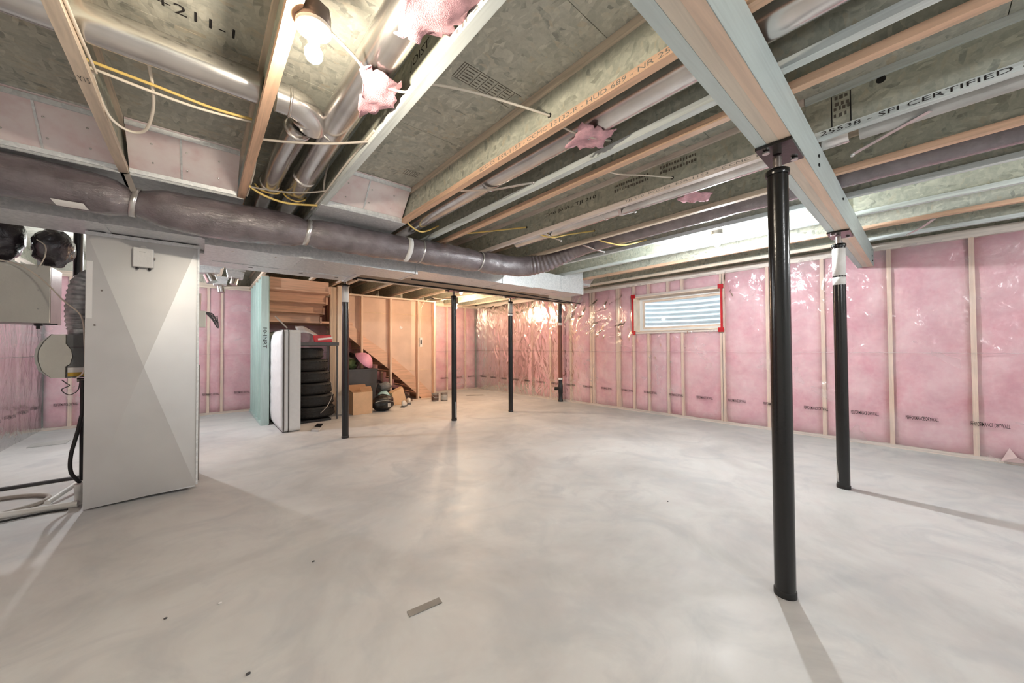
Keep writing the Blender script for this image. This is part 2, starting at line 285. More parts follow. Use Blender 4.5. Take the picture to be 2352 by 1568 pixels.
def wall(name, s0, s1, P, studs, mats, hole=None, letters=None, flip=1, zt=2.72, seed=0, ridges=(), st=.05):
    """P(s,z,d): s along the wall, d outwards behind the film"""
    def pb(bm, a, c, z0, z1, d0, d1): return hexa(bm, [P(a, z0, d0), P(c, z0, d0), P(c, z0, d1), P(a, z0, d1), P(a, z1, d0), P(c, z1, d0), P(c, z1, d1), P(a, z1, d1)])
    b = bm_()
    if hole:
        h0, h1, z0, z1 = hole
        pb(b, s0-.45, h0, 0, ZS+.02, .15, .4); pb(b, h1, s1+.45, 0, ZS+.02, .15, .4); pb(b, h0, h1, 0, z0, .15, .4); pb(b, h0, h1, z1, ZS+.02, .15, .4)
    else: pb(b, s0-(.45 if s0 < 0 else 0), s1+.45, 0, ZS+.02, .15, .4)
    w = struct(obj(name, b, 'concrete_wall'))
    obj('bottom_plate', pb(bm_(), s0, s1, 0, .043, .005, .145), mats[1], w)
    obj('top_plate', pb(bm_(), s0, s1, zt, zt+.10, -.012, .145), mats[1], w)
    obj('rim_board', pb(bm_(), s0, s1, zt+.10, ZS+.02, .06, .12), 'osb_web' if mats[1] == 'plate' else 'osb_panel', w)
    hw = .022
    for s in studs:
        if s0 <= s <= s1:
            segs = [(.043, zt)]
            if hole and hole[0]-.01 < s < hole[1]+.01: segs = [(.043, hole[2]-.04), (hole[3]+.04, zt)]
            for a, c in segs: obj('stud', pb(bm_(), s-hw, s+hw, a, c, .004, .145), mats[0], w)
    if hole:
        for s in (h0-.025, h1+.025): obj('stud', pb(bm_(), s-hw, s+hw, .043, zt, .004, .145), mats[0], w)
        obj('window_sill_plate', pb(bm_(), h0, h1, z0-.045, z0, .004, .145), mats[1], w); obj('window_header', pb(bm_(), h0, h1, z1, z1+.045, .004, .145), mats[1], w)
    edges = sorted([s for s in studs if s0 < s < s1]+[s0, s1]+([h0-.025, h1+.025] if hole else []))
    for a, c in zip(edges, edges[1:]):
        if c-a < .12: continue
        spans = [(.045, zt)]
        if hole and a > h0-.06 and c < h1+.06: spans = [(.045, z0-.045), (z1+.045, zt)]
        for za, zc in spans:
            b = bm_(); ns, nz = 7, max(3, int((zc-za)/.13)); g = []
            for i in range(ns+1):
                rw = []
                for k in range(nz+1):
                    s = a+hw+(c-a-2*hw)*i/ns; z = za+(zc-za)*k/nz
                    e = min(i, ns-i)/2.0; e2 = min(k, nz-k)/2.0; q = .032*max(0, 1-e)**2+.02*max(0, 1-e2)**2
                    d = .014+q+.022*(mnoise.noise(Vector((s*3.1+seed, z*2.3, seed*2)))+.35); rw.append(b.verts.new(P(s, z, max(.008, d))))
                g.append(rw)
            for i in range(ns):
                for k in range(nz): b.faces.new((g[i][k], g[i+1][k], g[i+1][k+1], g[i][k+1])).smooth = True
            bord = [g[i][0] for i in range(ns+1)]+[g[ns][k] for k in range(1, nz+1)]+[g[i][nz] for i in range(ns-1, -1, -1)]+[g[0][k] for k in range(nz-1, 0, -1)]
            sz = [(a+hw+(c-a-2*hw)*i/ns, za) for i in range(ns+1)]+[(c-hw, za+(zc-za)*k/nz) for k in range(1, nz+1)]+[(a+hw+(c-a-2*hw)*i/ns, zc) for i in range(ns-1, -1, -1)]+[(a+hw, za+(zc-za)*k/nz) for k in range(nz-1, 0, -1)]
            back = [b.verts.new(P(s, z, .145)) for s, z in sz]; n = len(bord)
            for i in range(n): b.faces.new((bord[i], bord[(i+1) % n], back[(i+1) % n], back[i]))
            b.faces.new(back); obj('insulation_batt', b, 'pink', w)
    # vapour barrier
    b = bm_(); ns = int((s1-s0)/st); nz = int((zt+.03)/st); g = {}
    for i in range(ns+1):
        for k in range(nz+1):
            s = s0+(s1-s0)*i/ns; z = .01+(zt+.02)*k/nz
            near = min([abs(s-q) for q in studs]+[1]); sag = min(1, near/.12)
            n1 = mnoise.noise(Vector((s*1.7+seed, z*1.3, 5+seed))); n2 = mnoise.noise(Vector((s*5+z*2.2, z*6-s*3, seed)))
            d = -.004-.012*sag*max(0, n1+.5)-.009*sag*abs(n2)
            for ra, rb, ln, ux, uz, bend, amp, rw_ in ridges:
                ex, ez = s-ra, z-rb; tt = ex*ux+ez*uz
                if 0 < tt < ln:
                    q = (ex*-uz+ez*ux)-bend*tt*(ln-tt)*4/ln
                    if abs(q) < 3*rw_: d -= amp*math.sin(math.pi*tt/ln)*math.exp(-(q/rw_)**2)
            if hole:
                for hs in (h0, h1):
                    for hz in (z0, z1):
                        r = math.hypot(s-hs, z-hz)
                        if r < 1.0: d -= .012*(1-r)*abs(math.sin(7*math.atan2(z-hz, s-hs)))*sag
            g[i, k] = b.verts.new(P(s, z, d))
    for i in range(ns):
        for k in range(nz):
            s = s0+(s1-s0)*(i+.5)/ns; z = .01+(zt+.02)*(k+.5)/nz
            if hole and h0-.02 < s < h1+.02 and z0-.02 < z < z1+.02: continue
            b.faces.new((g[i, k], g[i+1, k], g[i+1, k+1], g[i, k+1])).smooth = True
    bmesh.ops.delete(b, geom=[v for v in b.verts if not v.link_faces], context='VERTS')
    f = obj('vapour_barrier', b, 'film', w); f['label'] = 'clear wrinkled plastic film'
    if letters:
        for s in letters:
            xd = Vector(P(s+1, 0, 0))-Vector(P(s, 0, 0)); text('PERFORMANCE DRYWALL', P(s, .44, -.032), xd*flip, (0, 0, 1), .285, .050, 'ink', f)
    obj('film_seam', pb(bm_(), s0, s1 if not hole else s1, 1.294, 1.300, -.034, -.032), 'film', w)
    return w
rr_ = random.Random(11); RG = []
for cs, cz, ws, wz, ang, spread, cnt in ((5.35, 2.0, .5, .35, 2.6, .5, 16), (5.0, 1.65, .5, .2, 2.8, .4, 8), (2.1, 2.2, .25, .3, 1.0, .9, 9), (1.45, 1.9, .3, .4, .9, .9, 9), (.75, 2.1, .35, .4, 1.2, .8, 14), (.1, 1.6, .5, .5, 1.0, .6, 9), (-.6, 1.5, .3, .6, 1.1, .6, 6), (3.3, 1.35, .9, .3, .5, .8, 9), (4.2, 1.55, .25, .2, 1.2, .9, 5), (6.6, 1.7, .4, .5, 1.3, .5, 7), (8.2, 1.6, 1.2, .7, 1.4, .6, 10), (1.5, .9, 1.6, .4, .8, 1.0, 8)):
    for _ in range(int(cnt*1.8)):
        a = ang+rr_.uniform(-spread, spread); RG.append((cs+rr_.uniform(-ws, ws), cz+rr_.uniform(-wz, wz), rr_.uniform(.15, .55), math.cos(a), math.sin(a), rr_.uniform(-.15, .15), rr_.uniform(.014, .032), rr_.uniform(.016, .036)))
R_ST = [-.41+.705*k for k in range(-4, 15)]
wR = wall('wall_right', YF, YB, lambda s, z, d: (XR+d, s, z), R_ST+[3.40, 4.57, 5.30], ('stud', 'plate'), (2.40, 4.14, 1.72, 2.47), [-.51+.535*k for k in range(20)], flip=-1, seed=1, ridges=RG, st=.03)
wB = wall('wall_back', XL, XR, lambda s, z, d: (s, YB+d, z), [-1.75+.705*k for k in range(13)]+[.14], ('stud', 'plate_x'), None, [-1.78, .19, .72, 5.35, 5.88, 6.42, 6.9], flip=1, seed=2)
wL = wall('wall_left', 3.0, YB, lambda s, z, d: (XL-d, s, z), [9.6-.705*k for k in range(10)], ('stud', 'plate'), None, [9.72, 9.2, 8.68, 8.15], flip=1, seed=3)
b = bm_(); box(b, XL-.4, XL, YF, 3.0, 0, ZS+.02); struct(obj('wall_left_near', b, 'vinyl'))
b = bm_(); box(b, XL-.4, XR+.4, YF-.4, YF, 0, ZS+.02); struct(obj('wall_front', b, 'vinyl'))

# window
b = bm_(); y0, y1, z0, z1 = 2.40, 4.14, 1.72, 2.47
def ring(bm, ya, yb, za, zb, w, xa, xb):
    box(bm, xa, xb, ya, ya+w, za, zb); box(bm, xa, xb, yb-w, yb, za, zb); box(bm, xa, xb, ya+w, yb-w, za, za+w); box(bm, xa, xb, ya+w, yb-w, zb-w, zb); return bm
win = struct(obj('window_1', ring(b, y0, y1, z0, z1, .018, XR-.02, XR+.36), 'jamb'))
obj('window_frame', ring(bm_(), y0+.018, y1-.018, z0+.018, z1-.018, .045, XR+.22, XR+.34), 'vinyl', win)
sash = obj('window_sash', ring(bm_(), y0+.063, y1-.063, z0+.063, z1-.063, .04, XR+.25, XR+.30), 'jamb', win)
obj('glass_pane', box(bm_(), XR+.272, XR+.278, y0+.10, y1-.10, z0+.10, z1-.10), 'glass', sash)
for ya, yb, za, zb in ((y1-.005, y1+.035, z0-.03, z1+.03), (y0-.03, y0+.005, z0-.03, z1+.03)): obj('sealing_tape', box(bm_(), XR-.036, XR-.022, ya, yb, za, zb), 'red', win)['label'] = 'red sealing tape'
for ya, za in ((y1, z0-.02), (y0, z0-.02), (y0, z1+.02), (y1, z1+.02)): obj('tape_patch', box(bm_(), XR-.040, XR-.020, ya-.045, ya+.045, za-.04, za+.04), 'red', win)['label'] = 'red tape corner patch'
# window well outside
b = bm_(); n, mz = 40, 90; g = []
for i in range(n+1):
    a = math.pi*i/n; rw = []
    for k in range(mz+1):
        z = 1.35+1.25*k/mz; rr = 1+.026*math.sin(z*2*math.pi/.105); rw.append(b.verts.new((XR+.42+.85*math.sin(a)*rr, 3.27-1.15*math.cos(a)*rr, z)))
    g.append(rw)
for i in range(n):
    for k in range(mz): b.faces.new((g[i][k], g[i+1][k], g[i+1][k+1], g[i][k+1])).smooth = True
o = obj('window_well', b, 'well', None, (XR+.9, 3.27, 1.35)); tag(o, 'corrugated metal window well outside the small window', 'window well')
sm = o.modifiers.new('thick', 'SOLIDIFY'); sm.thickness = .006
b = bm_(); prism(b, [(XR+.43, 2.25), (XR+.80, 2.35), (XR+1.12, 2.8), (XR+1.18, 3.27), (XR+1.12, 3.75), (XR+.80, 4.2), (XR+.43, 4.3)], 'z', 1.28, 1.40); o = tag(obj('gravel_bed', b, 'soil', None, (XR+.9, 3.27, 1.3)), 'gravel at the bottom of the window well', 'gravel')

# ------------------------------------------------------------------ floor joists
def joist(xr, y0, y1, fl, label, group, holes=()):
    w = .054; xc = xr-w/2; r = root('floor_joist', label, 'joist', (xc, y0, ZJ), group)
    obj('bottom_flange', box(bm_(), xr-w, xr, y0, y1, ZJ, ZJ+.044), fl, r); obj('top_flange', box(bm_(), xr-w, xr, y0, y1, ZS-.044, ZS-.001), fl if fl != 'fl_orange' else 'fl_tan', r)
    obj('web', box(bm_(), xc-.006, xc+.006, y0, y1, ZJ+.044, ZS-.044), 'osb_web', r); return r
ordn = ['first', 'second', 'third', 'fourth', 'fifth', 'sixth', 'seventh', 'eighth', 'ninth', 'tenth', 'eleventh', 'twelfth', 'thirteenth']
A = [(-1.12, 'fl_tan'), (-.42, 'fl_tan'), (.302, 'fl_orange'), (.897, 'fl_pale'), (1.695, 'fl_orange'), (2.19, 'fl_pale'), (2.402, 'fl_orange'), (3.105, 'fl_pink'), (3.83, 'fl_tan'), (4.53, 'fl_pale'), (5.23, 'fl_pale'), (5.93, 'fl_orange'), (6.63, 'fl_tan')]
tint = {'fl_tan': 'tan', 'fl_orange': 'orange', 'fl_pale': 'pale grey', 'fl_pink': 'pinkish white'}
JA, JB = {}, {}
for i, (x, f) in enumerate(A):
    JA[i] = joist(x, .50, 5.95, f, f'{tint[f]} wooden i-joist between both beams, {ordn[i]} from the left', 'joists between the beams')
Bm = [(1.695, 'fl_orange'), (2.19, 'fl_pale'), (2.402, 'fl_orange'), (3.105, 'fl_pale'), (3.835, 'fl_orange'), (4.53, 'fl_pale'), (5.23, 'fl_pale'), (5.93, 'fl_orange'), (6.63, 'fl_pale')]
for i, (x, f) in enumerate(Bm):
    JB[i] = joist(x+(.012 if i else 0), -3.2, .497, f, f'{tint[f]} i-joist on the near side of the front beam, {ordn[i]} from the left', 'joists in front of the front beam')
for i, (x, f) in enumerate(A):
    if x < .2: continue
    joist(x, 5.953, 10.05, 'fl_tan', f'shadowed tan i-joist behind the sheet metal duct, {ordn[i-2]} from the left', 'joists behind the duct')
XD, UP = Vector((0, -1, 0)), Vector((0, 0, 1))
def smudge(x, y, z, w, par, seed):
    """blurred, unreadable ink stamp: two rows of short strokes on a joist web"""
    q = random.Random(seed); b = bm_()
    for rowz in (z+.022, z-.022):
        yy_ = y+w/2
        while yy_ > y-w/2: wd_ = q.uniform(.008, .02); box(b, x-.0008, x-.0001, yy_-wd_, yy_, rowz-q.uniform(.008, .015), rowz+q.uniform(.008, .015)); yy_ -= wd_+q.uniform(.006, .014)
    o = obj('ink_stamp', b, 'inkfade', par); o['kind'] = 'stuff'; return o
def disc(x, y, z, r, par, nx=-1): return obj('bored_hole', lathe(bm_(), [(r, 0), (r, .0006)], (x, y, z), 14, (nx, 0, 0)), 'black', par)
text('25538 - SFI CERTIFIED SOURCING', (3.117-.0555, -.16, 2.783), XD, UP, 1.16, .026, 'ink', JB[3])
text('Trus Joist   TJI 210', (3.078-.0075, 2.55, 2.95), XD, UP, .72, .045, 'ink', JA[7]); smudge(3.0695, 1.80, 2.95, .34, JA[7], 3); smudge(3.0695, 1.36, 2.96, .30, JA[7], 5)
text('TJI 210  ICC-ES  ESR-1153  * CCMC 13132-R', (3.0502, 1.20, 2.782), XD, UP, 1.3, .024, 'inkflange', JA[7])
text('ICC-ES  ESR-1153 - CCMC 13132-R - HUD 689 - NR 25538', (1.6405, 1.45, 2.783), XD, UP, 1.6, .026, 'inkflange', JA[4])
disc(3.0835, .14, 3.0, .022, JB[3]); disc(3.0715, 1.40, 2.857, .013, JA[7]); disc(3.0715, 3.23, 2.898, .014, JA[7]); disc(3.7965, 2.74, 2.886, .014, JA[8]); disc(1.6615, 1.53, 2.866, .016, JA[4]); disc(2.1565, 1.41, 2.84, .012, JA[5])
for yy_ in (.365, .275): obj('ink_line', box(bm_(), 3.0828, 3.0838, yy_-.003, yy_+.003, 2.81, 3.01), 'ink', JB[3])
smudge(3.0838, .32, 2.90, .07, JB[3], 9); smudge(3.0838, .32, 2.97, .06, JB[3], 10)
text('JOIST', (.870-.0075, 1.72, 2.94), XD, UP, .22, .06, 'ink', JA[3]); text('TJI 210', (.8425, 1.20, 2.783), XD, UP, .3, .024, 'inkflange', JA[3])
text('Y15', (-.447, 2.75, ZJ-.001), (1, 0, 0), (0, -1, 0), .04, .05, 'inkfade', JA[1])
# stamps on the subfloor
DX, DY = Vector((1, 0, 0)), Vector((0, -1, 0))
text('+211-1', (-.02, 2.52-.16, ZS-.001), DX, DY, .30, .07, 'ink', ceiling); text('JP', (-.28, 2.28, ZS-.001), DX, DY, .10, .16, 'inkfade', ceiling)
def stamp(x0, x1, y0, y1, cuts, words, par):
    b = bm_(); z0, z1, w = ZS-.0012, ZS-.0004, .004
    box(b, x0, x1, y0, y0+w, z0, z1); box(b, x0, x1, y1-w, y1, z0, z1)
    for c in cuts: box(b, c, c+w, y0+w, y1-w, z0, z1)
    q = random.Random(3)
    for a, c in zip(cuts, cuts[1:]):
        if c-a > .03:
            for k in range(5): yy_ = y0+.02+(y1-y0-.04)*k/4; box(b, a+.012, c-q.uniform(.008, .02), yy_-.004, yy_+.003, z0, z1)
    o = obj('panel_stamp', b, 'inkfade', par); o['kind'] = 'stuff'
    for wd_, x, ww, hh in words: text(wd_, (x, (y0+y1)/2, ZS-.001), DX, DY, ww, hh, 'ink', par)
stamp(1.15, 1.60, 1.72, 1.86, (1.15, 1.165, 1.18, 1.27, 1.33, 1.40, 1.47, 1.54), [], ceiling)
stamp(1.44, 1.57, 3.12, 3.22, (1.44, 1.46, 1.48, 1.50, 1.53, 1.566), [], ceiling)
text('bay', (.62, 1.55, ZS-.001), DX, DY, .08, .06, 'inkfade', ceiling)

# ------------------------------------------------------------------ beams
def beam(name, label, x0, x1, y0, y1, z0, z1, mats):
    r = root(name, label, 'beam', ((x0+x1)/2, (y0+y1)/2, z0)); n = len(mats); w = (y1-y0)/n
    for i, mm in enumerate(mats): obj('ply', box(bm_(), x0, x1, y0+i*w+(.0005 if i else 0), y0+(i+1)*w-.0005, z0+.002*(i % 2), z1), mm, r)
    return r
be1 = beam('support_beam', 'thick laminated wooden beam crossing the ceiling above two black posts', -2.0, 7.13, .440, .602, 2.51, ZJ-.003, ['lvl_orange', 'lvl_tan', 'lvl_blue'])
bmx = bm_(); box(bmx, -2.0, 7.13, .437, .4395, 2.51, ZJ-.004); M['lvl_face'] = wood('lvl_face', (186, 196, 193), 0, dark=.88); obj('face_veneer', bmx, 'lvl_face', be1)
for x, z in ((3.1, 2.66), (3.1, 2.60), (6.9, 2.70), (6.9, 2.62), (6.95, 2.56), (4.2, 2.67)): obj('bolt', box(bm_(), x-.012, x+.012, .430, .4368, z-.008, z+.008), 'black', be1)
be2 = beam('support_beam', 'rear laminated beam behind the sheet metal duct over three posts', .55, 7.13, 5.87, 6.03, 2.51, ZJ-.003, ['lvl_orange', 'lvl_tan', 'lvl_tan'])

# ------------------------------------------------------------------ steel posts
def column(base, label, labelz=None, stick=None, peel=False, seam=None):
    x, y = base; r = root('support_post', label, 'post', (x, y, 0), 'black adjustable steel posts')
    tb_ = obj('tube', lathe(bm_(), [(.050, .012), (.050, 2.385)], (x, y, 0), 28), 'black_paint', r)
    obj('base_cap', lathe(bm_(), [(.054, 0), (.054, .03), (.051, .034)], (x, y, 0), 28), 'black', r)
    obj('collar', lathe(bm_(), [(.056, 2.375), (.058, 2.385), (.058, 2.402), (.05, 2.408)], (x, y, 0), 28), 'black_paint', r)
    sc_ = obj('screw', lathe(bm_(), [(.020+.002*(k % 2), 2.405+.008*k) for k in range(11)], (x, y, 0), 16), 'steel', r)
    pl = obj('top_plate', box(bm_(), x-.15, x+.15, y-.095, y+.070, 2.492, 2.5075), 'black_paint', r)
    for dx, dy in ((-.10, .03), (.10, -.06)): obj('bolt_head', lathe(bm_(), [(.018, 2.478), (.018, 2.487), (.010, 2.490)], (x+dx, y+dy, 0), 10), 'zinc', pl)
    if labelz:
        for k, (z0, z1, mt) in enumerate(labelz):
            b = bm_(); n = 30; a0 = math.atan2(-y, -x)-1.5; rr = .0505; vs = []
            for i in range(n+1):
                a = a0-1.6+6.2*i/n; vs.append([b.verts.new((x+rr*math.cos(a), y+rr*math.sin(a), z)) for z in (z0, z1)])
            for i in range(n): b.faces.new((vs[i][0], vs[i+1][0], vs[i+1][1], vs[i][1])).smooth = True
            o = obj('sticker', b, mt, tb_); o.modifiers.new('s', 'SOLIDIFY').thickness = .001; o['label'] = 'white paper label' if mt == 'paper' else 'torn silvery label'
    if peel:
        b = bm_(); n = 16; a0 = math.atan2(-y, -x)+peel; vs = []
        for i in range(9):
            z = .06+.30*i/8; wd_ = .75*(1-i/9)+.12*random.random(); row_ = []
            for k in range(7): a = a0+wd_*k/6; row_.append(b.verts.new((x+.0507*math.cos(a), y+.0507*math.sin(a), z)))
            vs.append(row_)
        for i in range(8):
            for k in range(6): b.faces.new((vs[i][k], vs[i][k+1], vs[i+1][k+1], vs[i+1][k])).smooth = True
        o = obj('torn_label', b, 'lightgrey', tb_); o.modifiers.new('s', 'SOLIDIFY').thickness = .001
    return r
column((2.496, .533), 'nearest black steel post under the front beam', )
column((4.786, .536), 'black steel post with white label at top under the front beam near the pink wall', [(2.09, 2.36, 'paper'), (2.00, 2.075, 'paper')], peel=-1.45)
column((1.732, 5.984), 'black steel post with long white label standing before the cardboard box and tyres', [(2.13, 2.375, 'paper')])
column((3.716, 5.975), 'black steel post standing left in the warm corner, without white label', peel=.5)
column((5.139, 5.945), 'black steel post nearest the brown corrugated pipe', [(2.15, 2.37, 'lightgrey'), (2.09, 2.135, 'paper')])

# ------------------------------------------------------------------ lamps
def lamp(c, key, label, box_up=.07):
    x, y, z = c; r = root('ceiling_lamp', label, 'lamp', (x, y, z+.19), 'bare bulb ceiling lamps')
    obj('junction_box', lathe(bm_(), [(.062, .115), (.066, .12), (.066, .115+box_up)], (x, y, z), 8), 'box_dark', r)
    obj('lamp_base', lathe(bm_(), [(.020, .065), (.045, .085), (.066, .097), (.068, .114)], (x, y, z), 28), 'porcelain', r)
    sk_ = obj('socket', lathe(bm_(), [(.019, .040), (.022, .045), (.022, .070)], (x, y, z), 20), 'porcelain', r)
    prof = [(.0005, -.036)]+[(.034*math.sin(a), -.036*math.cos(a)) for a in [math.pi*k/12 for k in range(1, 10)]]+[(.017, .036), (.015, .044)]
    obj('bulb', lathe(bm_(), prof, (x, y, z), 16), emis('bulb_'+key, BULB_W[key]), sk_)
    return r
lamp((.350, 1.645, 2.625), 'near', 'glowing warm bulb in white porcelain holder beside the silver pipes')
lamp((4.84, 1.66, 2.672), 'white', 'glowing white bulb in porcelain holder above the small window')
lamp((4.42, 6.80, 2.635), 'rear', 'glowing warm bulb behind the duct near the rear beam', .13)
lamp((-.75, 7.6, 2.62), 'left', 'bulb hidden behind the tall metal cabinet', .14)
lamp((1.6, -1.9, 2.62), 'behind', 'left bulb of the pair behind the photographer', .14)
lamp((4.9, -2.0, 2.62), 'behind', 'right bulb of the pair behind the photographer', .14)
lamp((5.45, 8.65, 2.535), 'corner', 'glowing warm bulb low in the far corner beside the post', .2)

# ------------------------------------------------------------------ sheet metal trunk duct
tr = root('trunk_duct', 'long galvanized rectangular duct hung below the joists', 'duct', (2, 4.7, 2.45))
br = [(-2.03, -.62, 2.456, 2.75), (-.62, .03, 2.456, 2.75), (.03, .87, 2.40, 2.75), (.87, 2.2, 2.40, 2.75), (2.2, 3.72, 2.445, 2.75), (3.72, 4.38, 2.445, 2.75), (4.38, 5.14, 2.455, 2.75), (5.25, 5.79, 2.455, 2.90)]
for x0, x1, z0, z1 in br:
    if x0 == 5.25: x0 = 5.142; 
    b = bm_(); box(b, x0+.001, x1-.001, 4.47, 5.0, z0, 2.752); sct = obj('duct_section', b, 'galv', tr)
    obj('drive_cleat', box(bm_(), x1-.016, x1+.012, 4.463, 5.007, z0-.006, 2.745), 'galv', sct)
obj('riser_boot', box(bm_(), 5.245, 5.79, 4.47, 5.0, 2.753, 2.93), 'galv', tr)
for x in (.25, .62, 1.1, 1.5, 2.6, 3.2): obj('screw', lathe(bm_(), [(.010, 0), (.010, .006), (.004, .009)], (x, 4.62, 2.40 if x < 2.2 else 2.445), 8, (0, 0, -1)), 'zinc', tr)
pl = root('supply_plenum', 'wide galvanized plenum box behind the trunk duct beside the tall metal cabinet', 'duct', (.8, 5.4, 2.42))
obj('plenum_body', box(bm_(), -.70, 1.63, 5.02, 5.72, 2.42, 2.752), 'galv', pl); obj('end_flange', box(bm_(), 1.60, 1.66, 5.012, 5.73, 2.405, 2.75), 'galv', pl); obj('bottom_seam', box(bm_(), .1, 1.6, 5.35, 5.37, 2.412, 2.4195), 'galv', pl)
for x in (.45, 1.0, 1.45): obj('slot', box(bm_(), x, x+.045, 5.5, 5.515, 2.4165, 2.4198), 'black', pl)

# panels closing the joist bays, and the pans below them
def pan(label, x0, x1, yt, yb, yend):
    r = root('return_air_panel', label, 'panel', ((x0+x1)/2, yb, ZJ)); t_ = .012
    hexa_ = hexa(bm_(), [(x0, yb, ZJ+.01), (x1, yb, ZJ+.01), (x1, yb+t_, ZJ+.01), (x0, yb+t_, ZJ+.01), (x0, yt, ZS-.004), (x1, yt, ZS-.004), (x1, yt+t_, ZS-.004), (x0, yt+t_, ZS-.004)]); p = obj('panel_board', hexa_, 'panboard', r)
    mid = lambda f: (yt+(yb-yt)*f, ZS-.004+(ZJ+.014-ZS)*f)
    for f in (.04, .90):
        y, z = mid(f); obj('flange_strip', hexa(bm_(), [(x0, y-.006, z), (x1, y-.006, z), (x1, y, z), (x0, y, z), (x0, y-.006-.03*(yt-yb), z-.03), (x1, y-.006-.03*(yt-yb), z-.03), (x1, y+.01, z-.03), (x0, y+.01, z-.03)]), 'galv', r)
    xs = x0+(x1-x0)*.45; ya, za = mid(.06); yc, zc = mid(.9); bar_ = bar(bm_(), (xs, ya-.002, za), (xs, yc-.002, zc), .012, .008, (0, -1, 0)); obj('seam_strip', bar_, 'galv', p)
    for i in range(3):
        for f in (.35, .7):
            y, z = mid(f); x = x0+(x1-x0)*(.2+.3*i); obj('pin', lathe(bm_(), [(.007, 0), (.007, .003), (.003, .005)], (x, y-.001, z), 8, (0, -1, -.2)), 'zinc', p)
    obj('pan_sheet', box(bm_(), x0-.05, x1+.05, yb-.01, yend, ZJ-.008, ZJ-.002), 'galv', r); obj('pan_lip', box(bm_(), x0, x1, yb-.016, yb-.010, ZJ-.006, ZJ+.022), 'galv', r); return r
pan('pinkish panel closing the leftmost joist bay above the wrapped duct', -1.12+.002, -.476, 3.73, 4.02, 4.468)
pan('pinkish white panel closing the joist bay left of the silver pipes', -.416, .244, 3.70, 4.02, 4.468)
pan('pale panel closing the joist bay left of the orange joist', .901, 1.637, 3.44, 3.70, 4.468)
pan('pale panel in the joist bay above the right end of the trunk duct', 5.935, 6.572, 4.6, 4.9, 5.3)

# ------------------------------------------------------------------ wrapped round duct
path = cr([(-2.02, 4.08, 2.62), (-.77, 4.08, 2.588), (-.39, 4.08, 2.56), (.12, 4.08, 2.545), (.45, 4.08, 2.56), (.81, 4.08, 2.575), (1.4, 4.08, 2.585), (1.9, 4.08, 2.59), (2.4, 4.07, 2.60), (2.93, 4.06, 2.605), (3.35, 4.03, 2.61), (3.66, 3.93, 2.62), (3.90, 3.72, 2.67), (4.06, 3.40, 2.78), (4.12, 3.0, 2.84), (4.13, 2.2, 2.86), (4.13, .6, 2.86), (4.14, -1.6, 2.86)], 22)
def wr(p):
    r = .145
    for x, w, dp in ((-.39, .10, .30), (.81, .07, .16), (1.87, .05, .06), (2.05, .04, .05), (2.93, .06, .14)):
        if p.y > 3.95: r *= 1-dp*math.exp(-((p.x-x)/w)**2)
    if -.3 < p.x < .75 and p.y > 3.95: r *= 1+.14*math.sin((p.x+.3)/1.05*math.pi)
    if p.y < 3.9: r = .145-.035*min(1, (3.9-p.y)/.6)
    return r
def wdisp(p, i, a): return .05*mnoise.noise(p*6)+.05*abs(mnoise.noise(Vector((p.x*13, p.y*22, p.z*22))))+.03*abs(mnoise.noise(p*37))+(.05*math.sin(i*1.5)*(1 if 248 < i < 295 else 0))
b = bm_(); tube(b, path, [wr(p) for p in path], 36, True, wdisp)
wrp = root('wrapped_duct', 'dark plastic wrapped round duct running in front of the trunk duct', 'duct', (1, 4.08, 2.45)); obj('insulation_sleeve', b, 'wrap', wrp)
def hoop(x, w, r, mat, name, y=4.08, z=2.575):
    b = bm_(); n = 28; vs = []
    for k in range(n):
        a = 2*math.pi*k/n; vs.append([b.verts.new((x+dx+.02*math.sin(a), y+rr*math.cos(a), z+rr*math.sin(a))) for dx, rr in ((-w/2, r), (w/2, r), (w/2, r+.004), (-w/2, r+.004))])
    for k in range(n):
        for j in range(4): b.faces.new((vs[k][j], vs[(k+1) % n][j], vs[(k+1) % n][(j+1) % 4], vs[k][(j+1) % 4])).smooth = j in (1, 3, 0, 2)
    return obj(name, b, mat, wrp)
hoop(-.39, .035, .112, 'zinc', 'hanging_strap', z=2.565); hoop(.81, .045, .127, 'zinc', 'hanging_strap'); hoop(1.87, .06, .142, 'paper', 'tape_band', z=2.59); hoop(2.05, .022, .142, 'zinc', 'hanging_strap', z=2.592); hoop(2.93, .022, .131, 'zinc', 'hanging_strap', y=4.06, z=2.605)
obj('strap_tail', bar(bm_(), (-.43, 4.0, 2.75), (-.39, 3.975, 2.62), .035, .004, (0, 1, 0)), 'zinc', wrp)
b = bm_(); a0 = 4.05; vs = []
for k in range(7):
    a = 4.02+.34*k/6; vs.append([b.verts.new((x, 4.08+.168*math.cos(a), 2.588+.168*math.sin(a))) for x in (-.79+.02*k/6, -.64+.02*k/6)])
for k in range(6): b.faces.new((vs[k][0], vs[k+1][0], vs[k+1][1], vs[k][1]))
o = obj('sticker', b, 'paper', wrp); o.modifiers.new('s', 'SOLIDIFY').thickness = .002; o['label'] = 'blank white sticker'

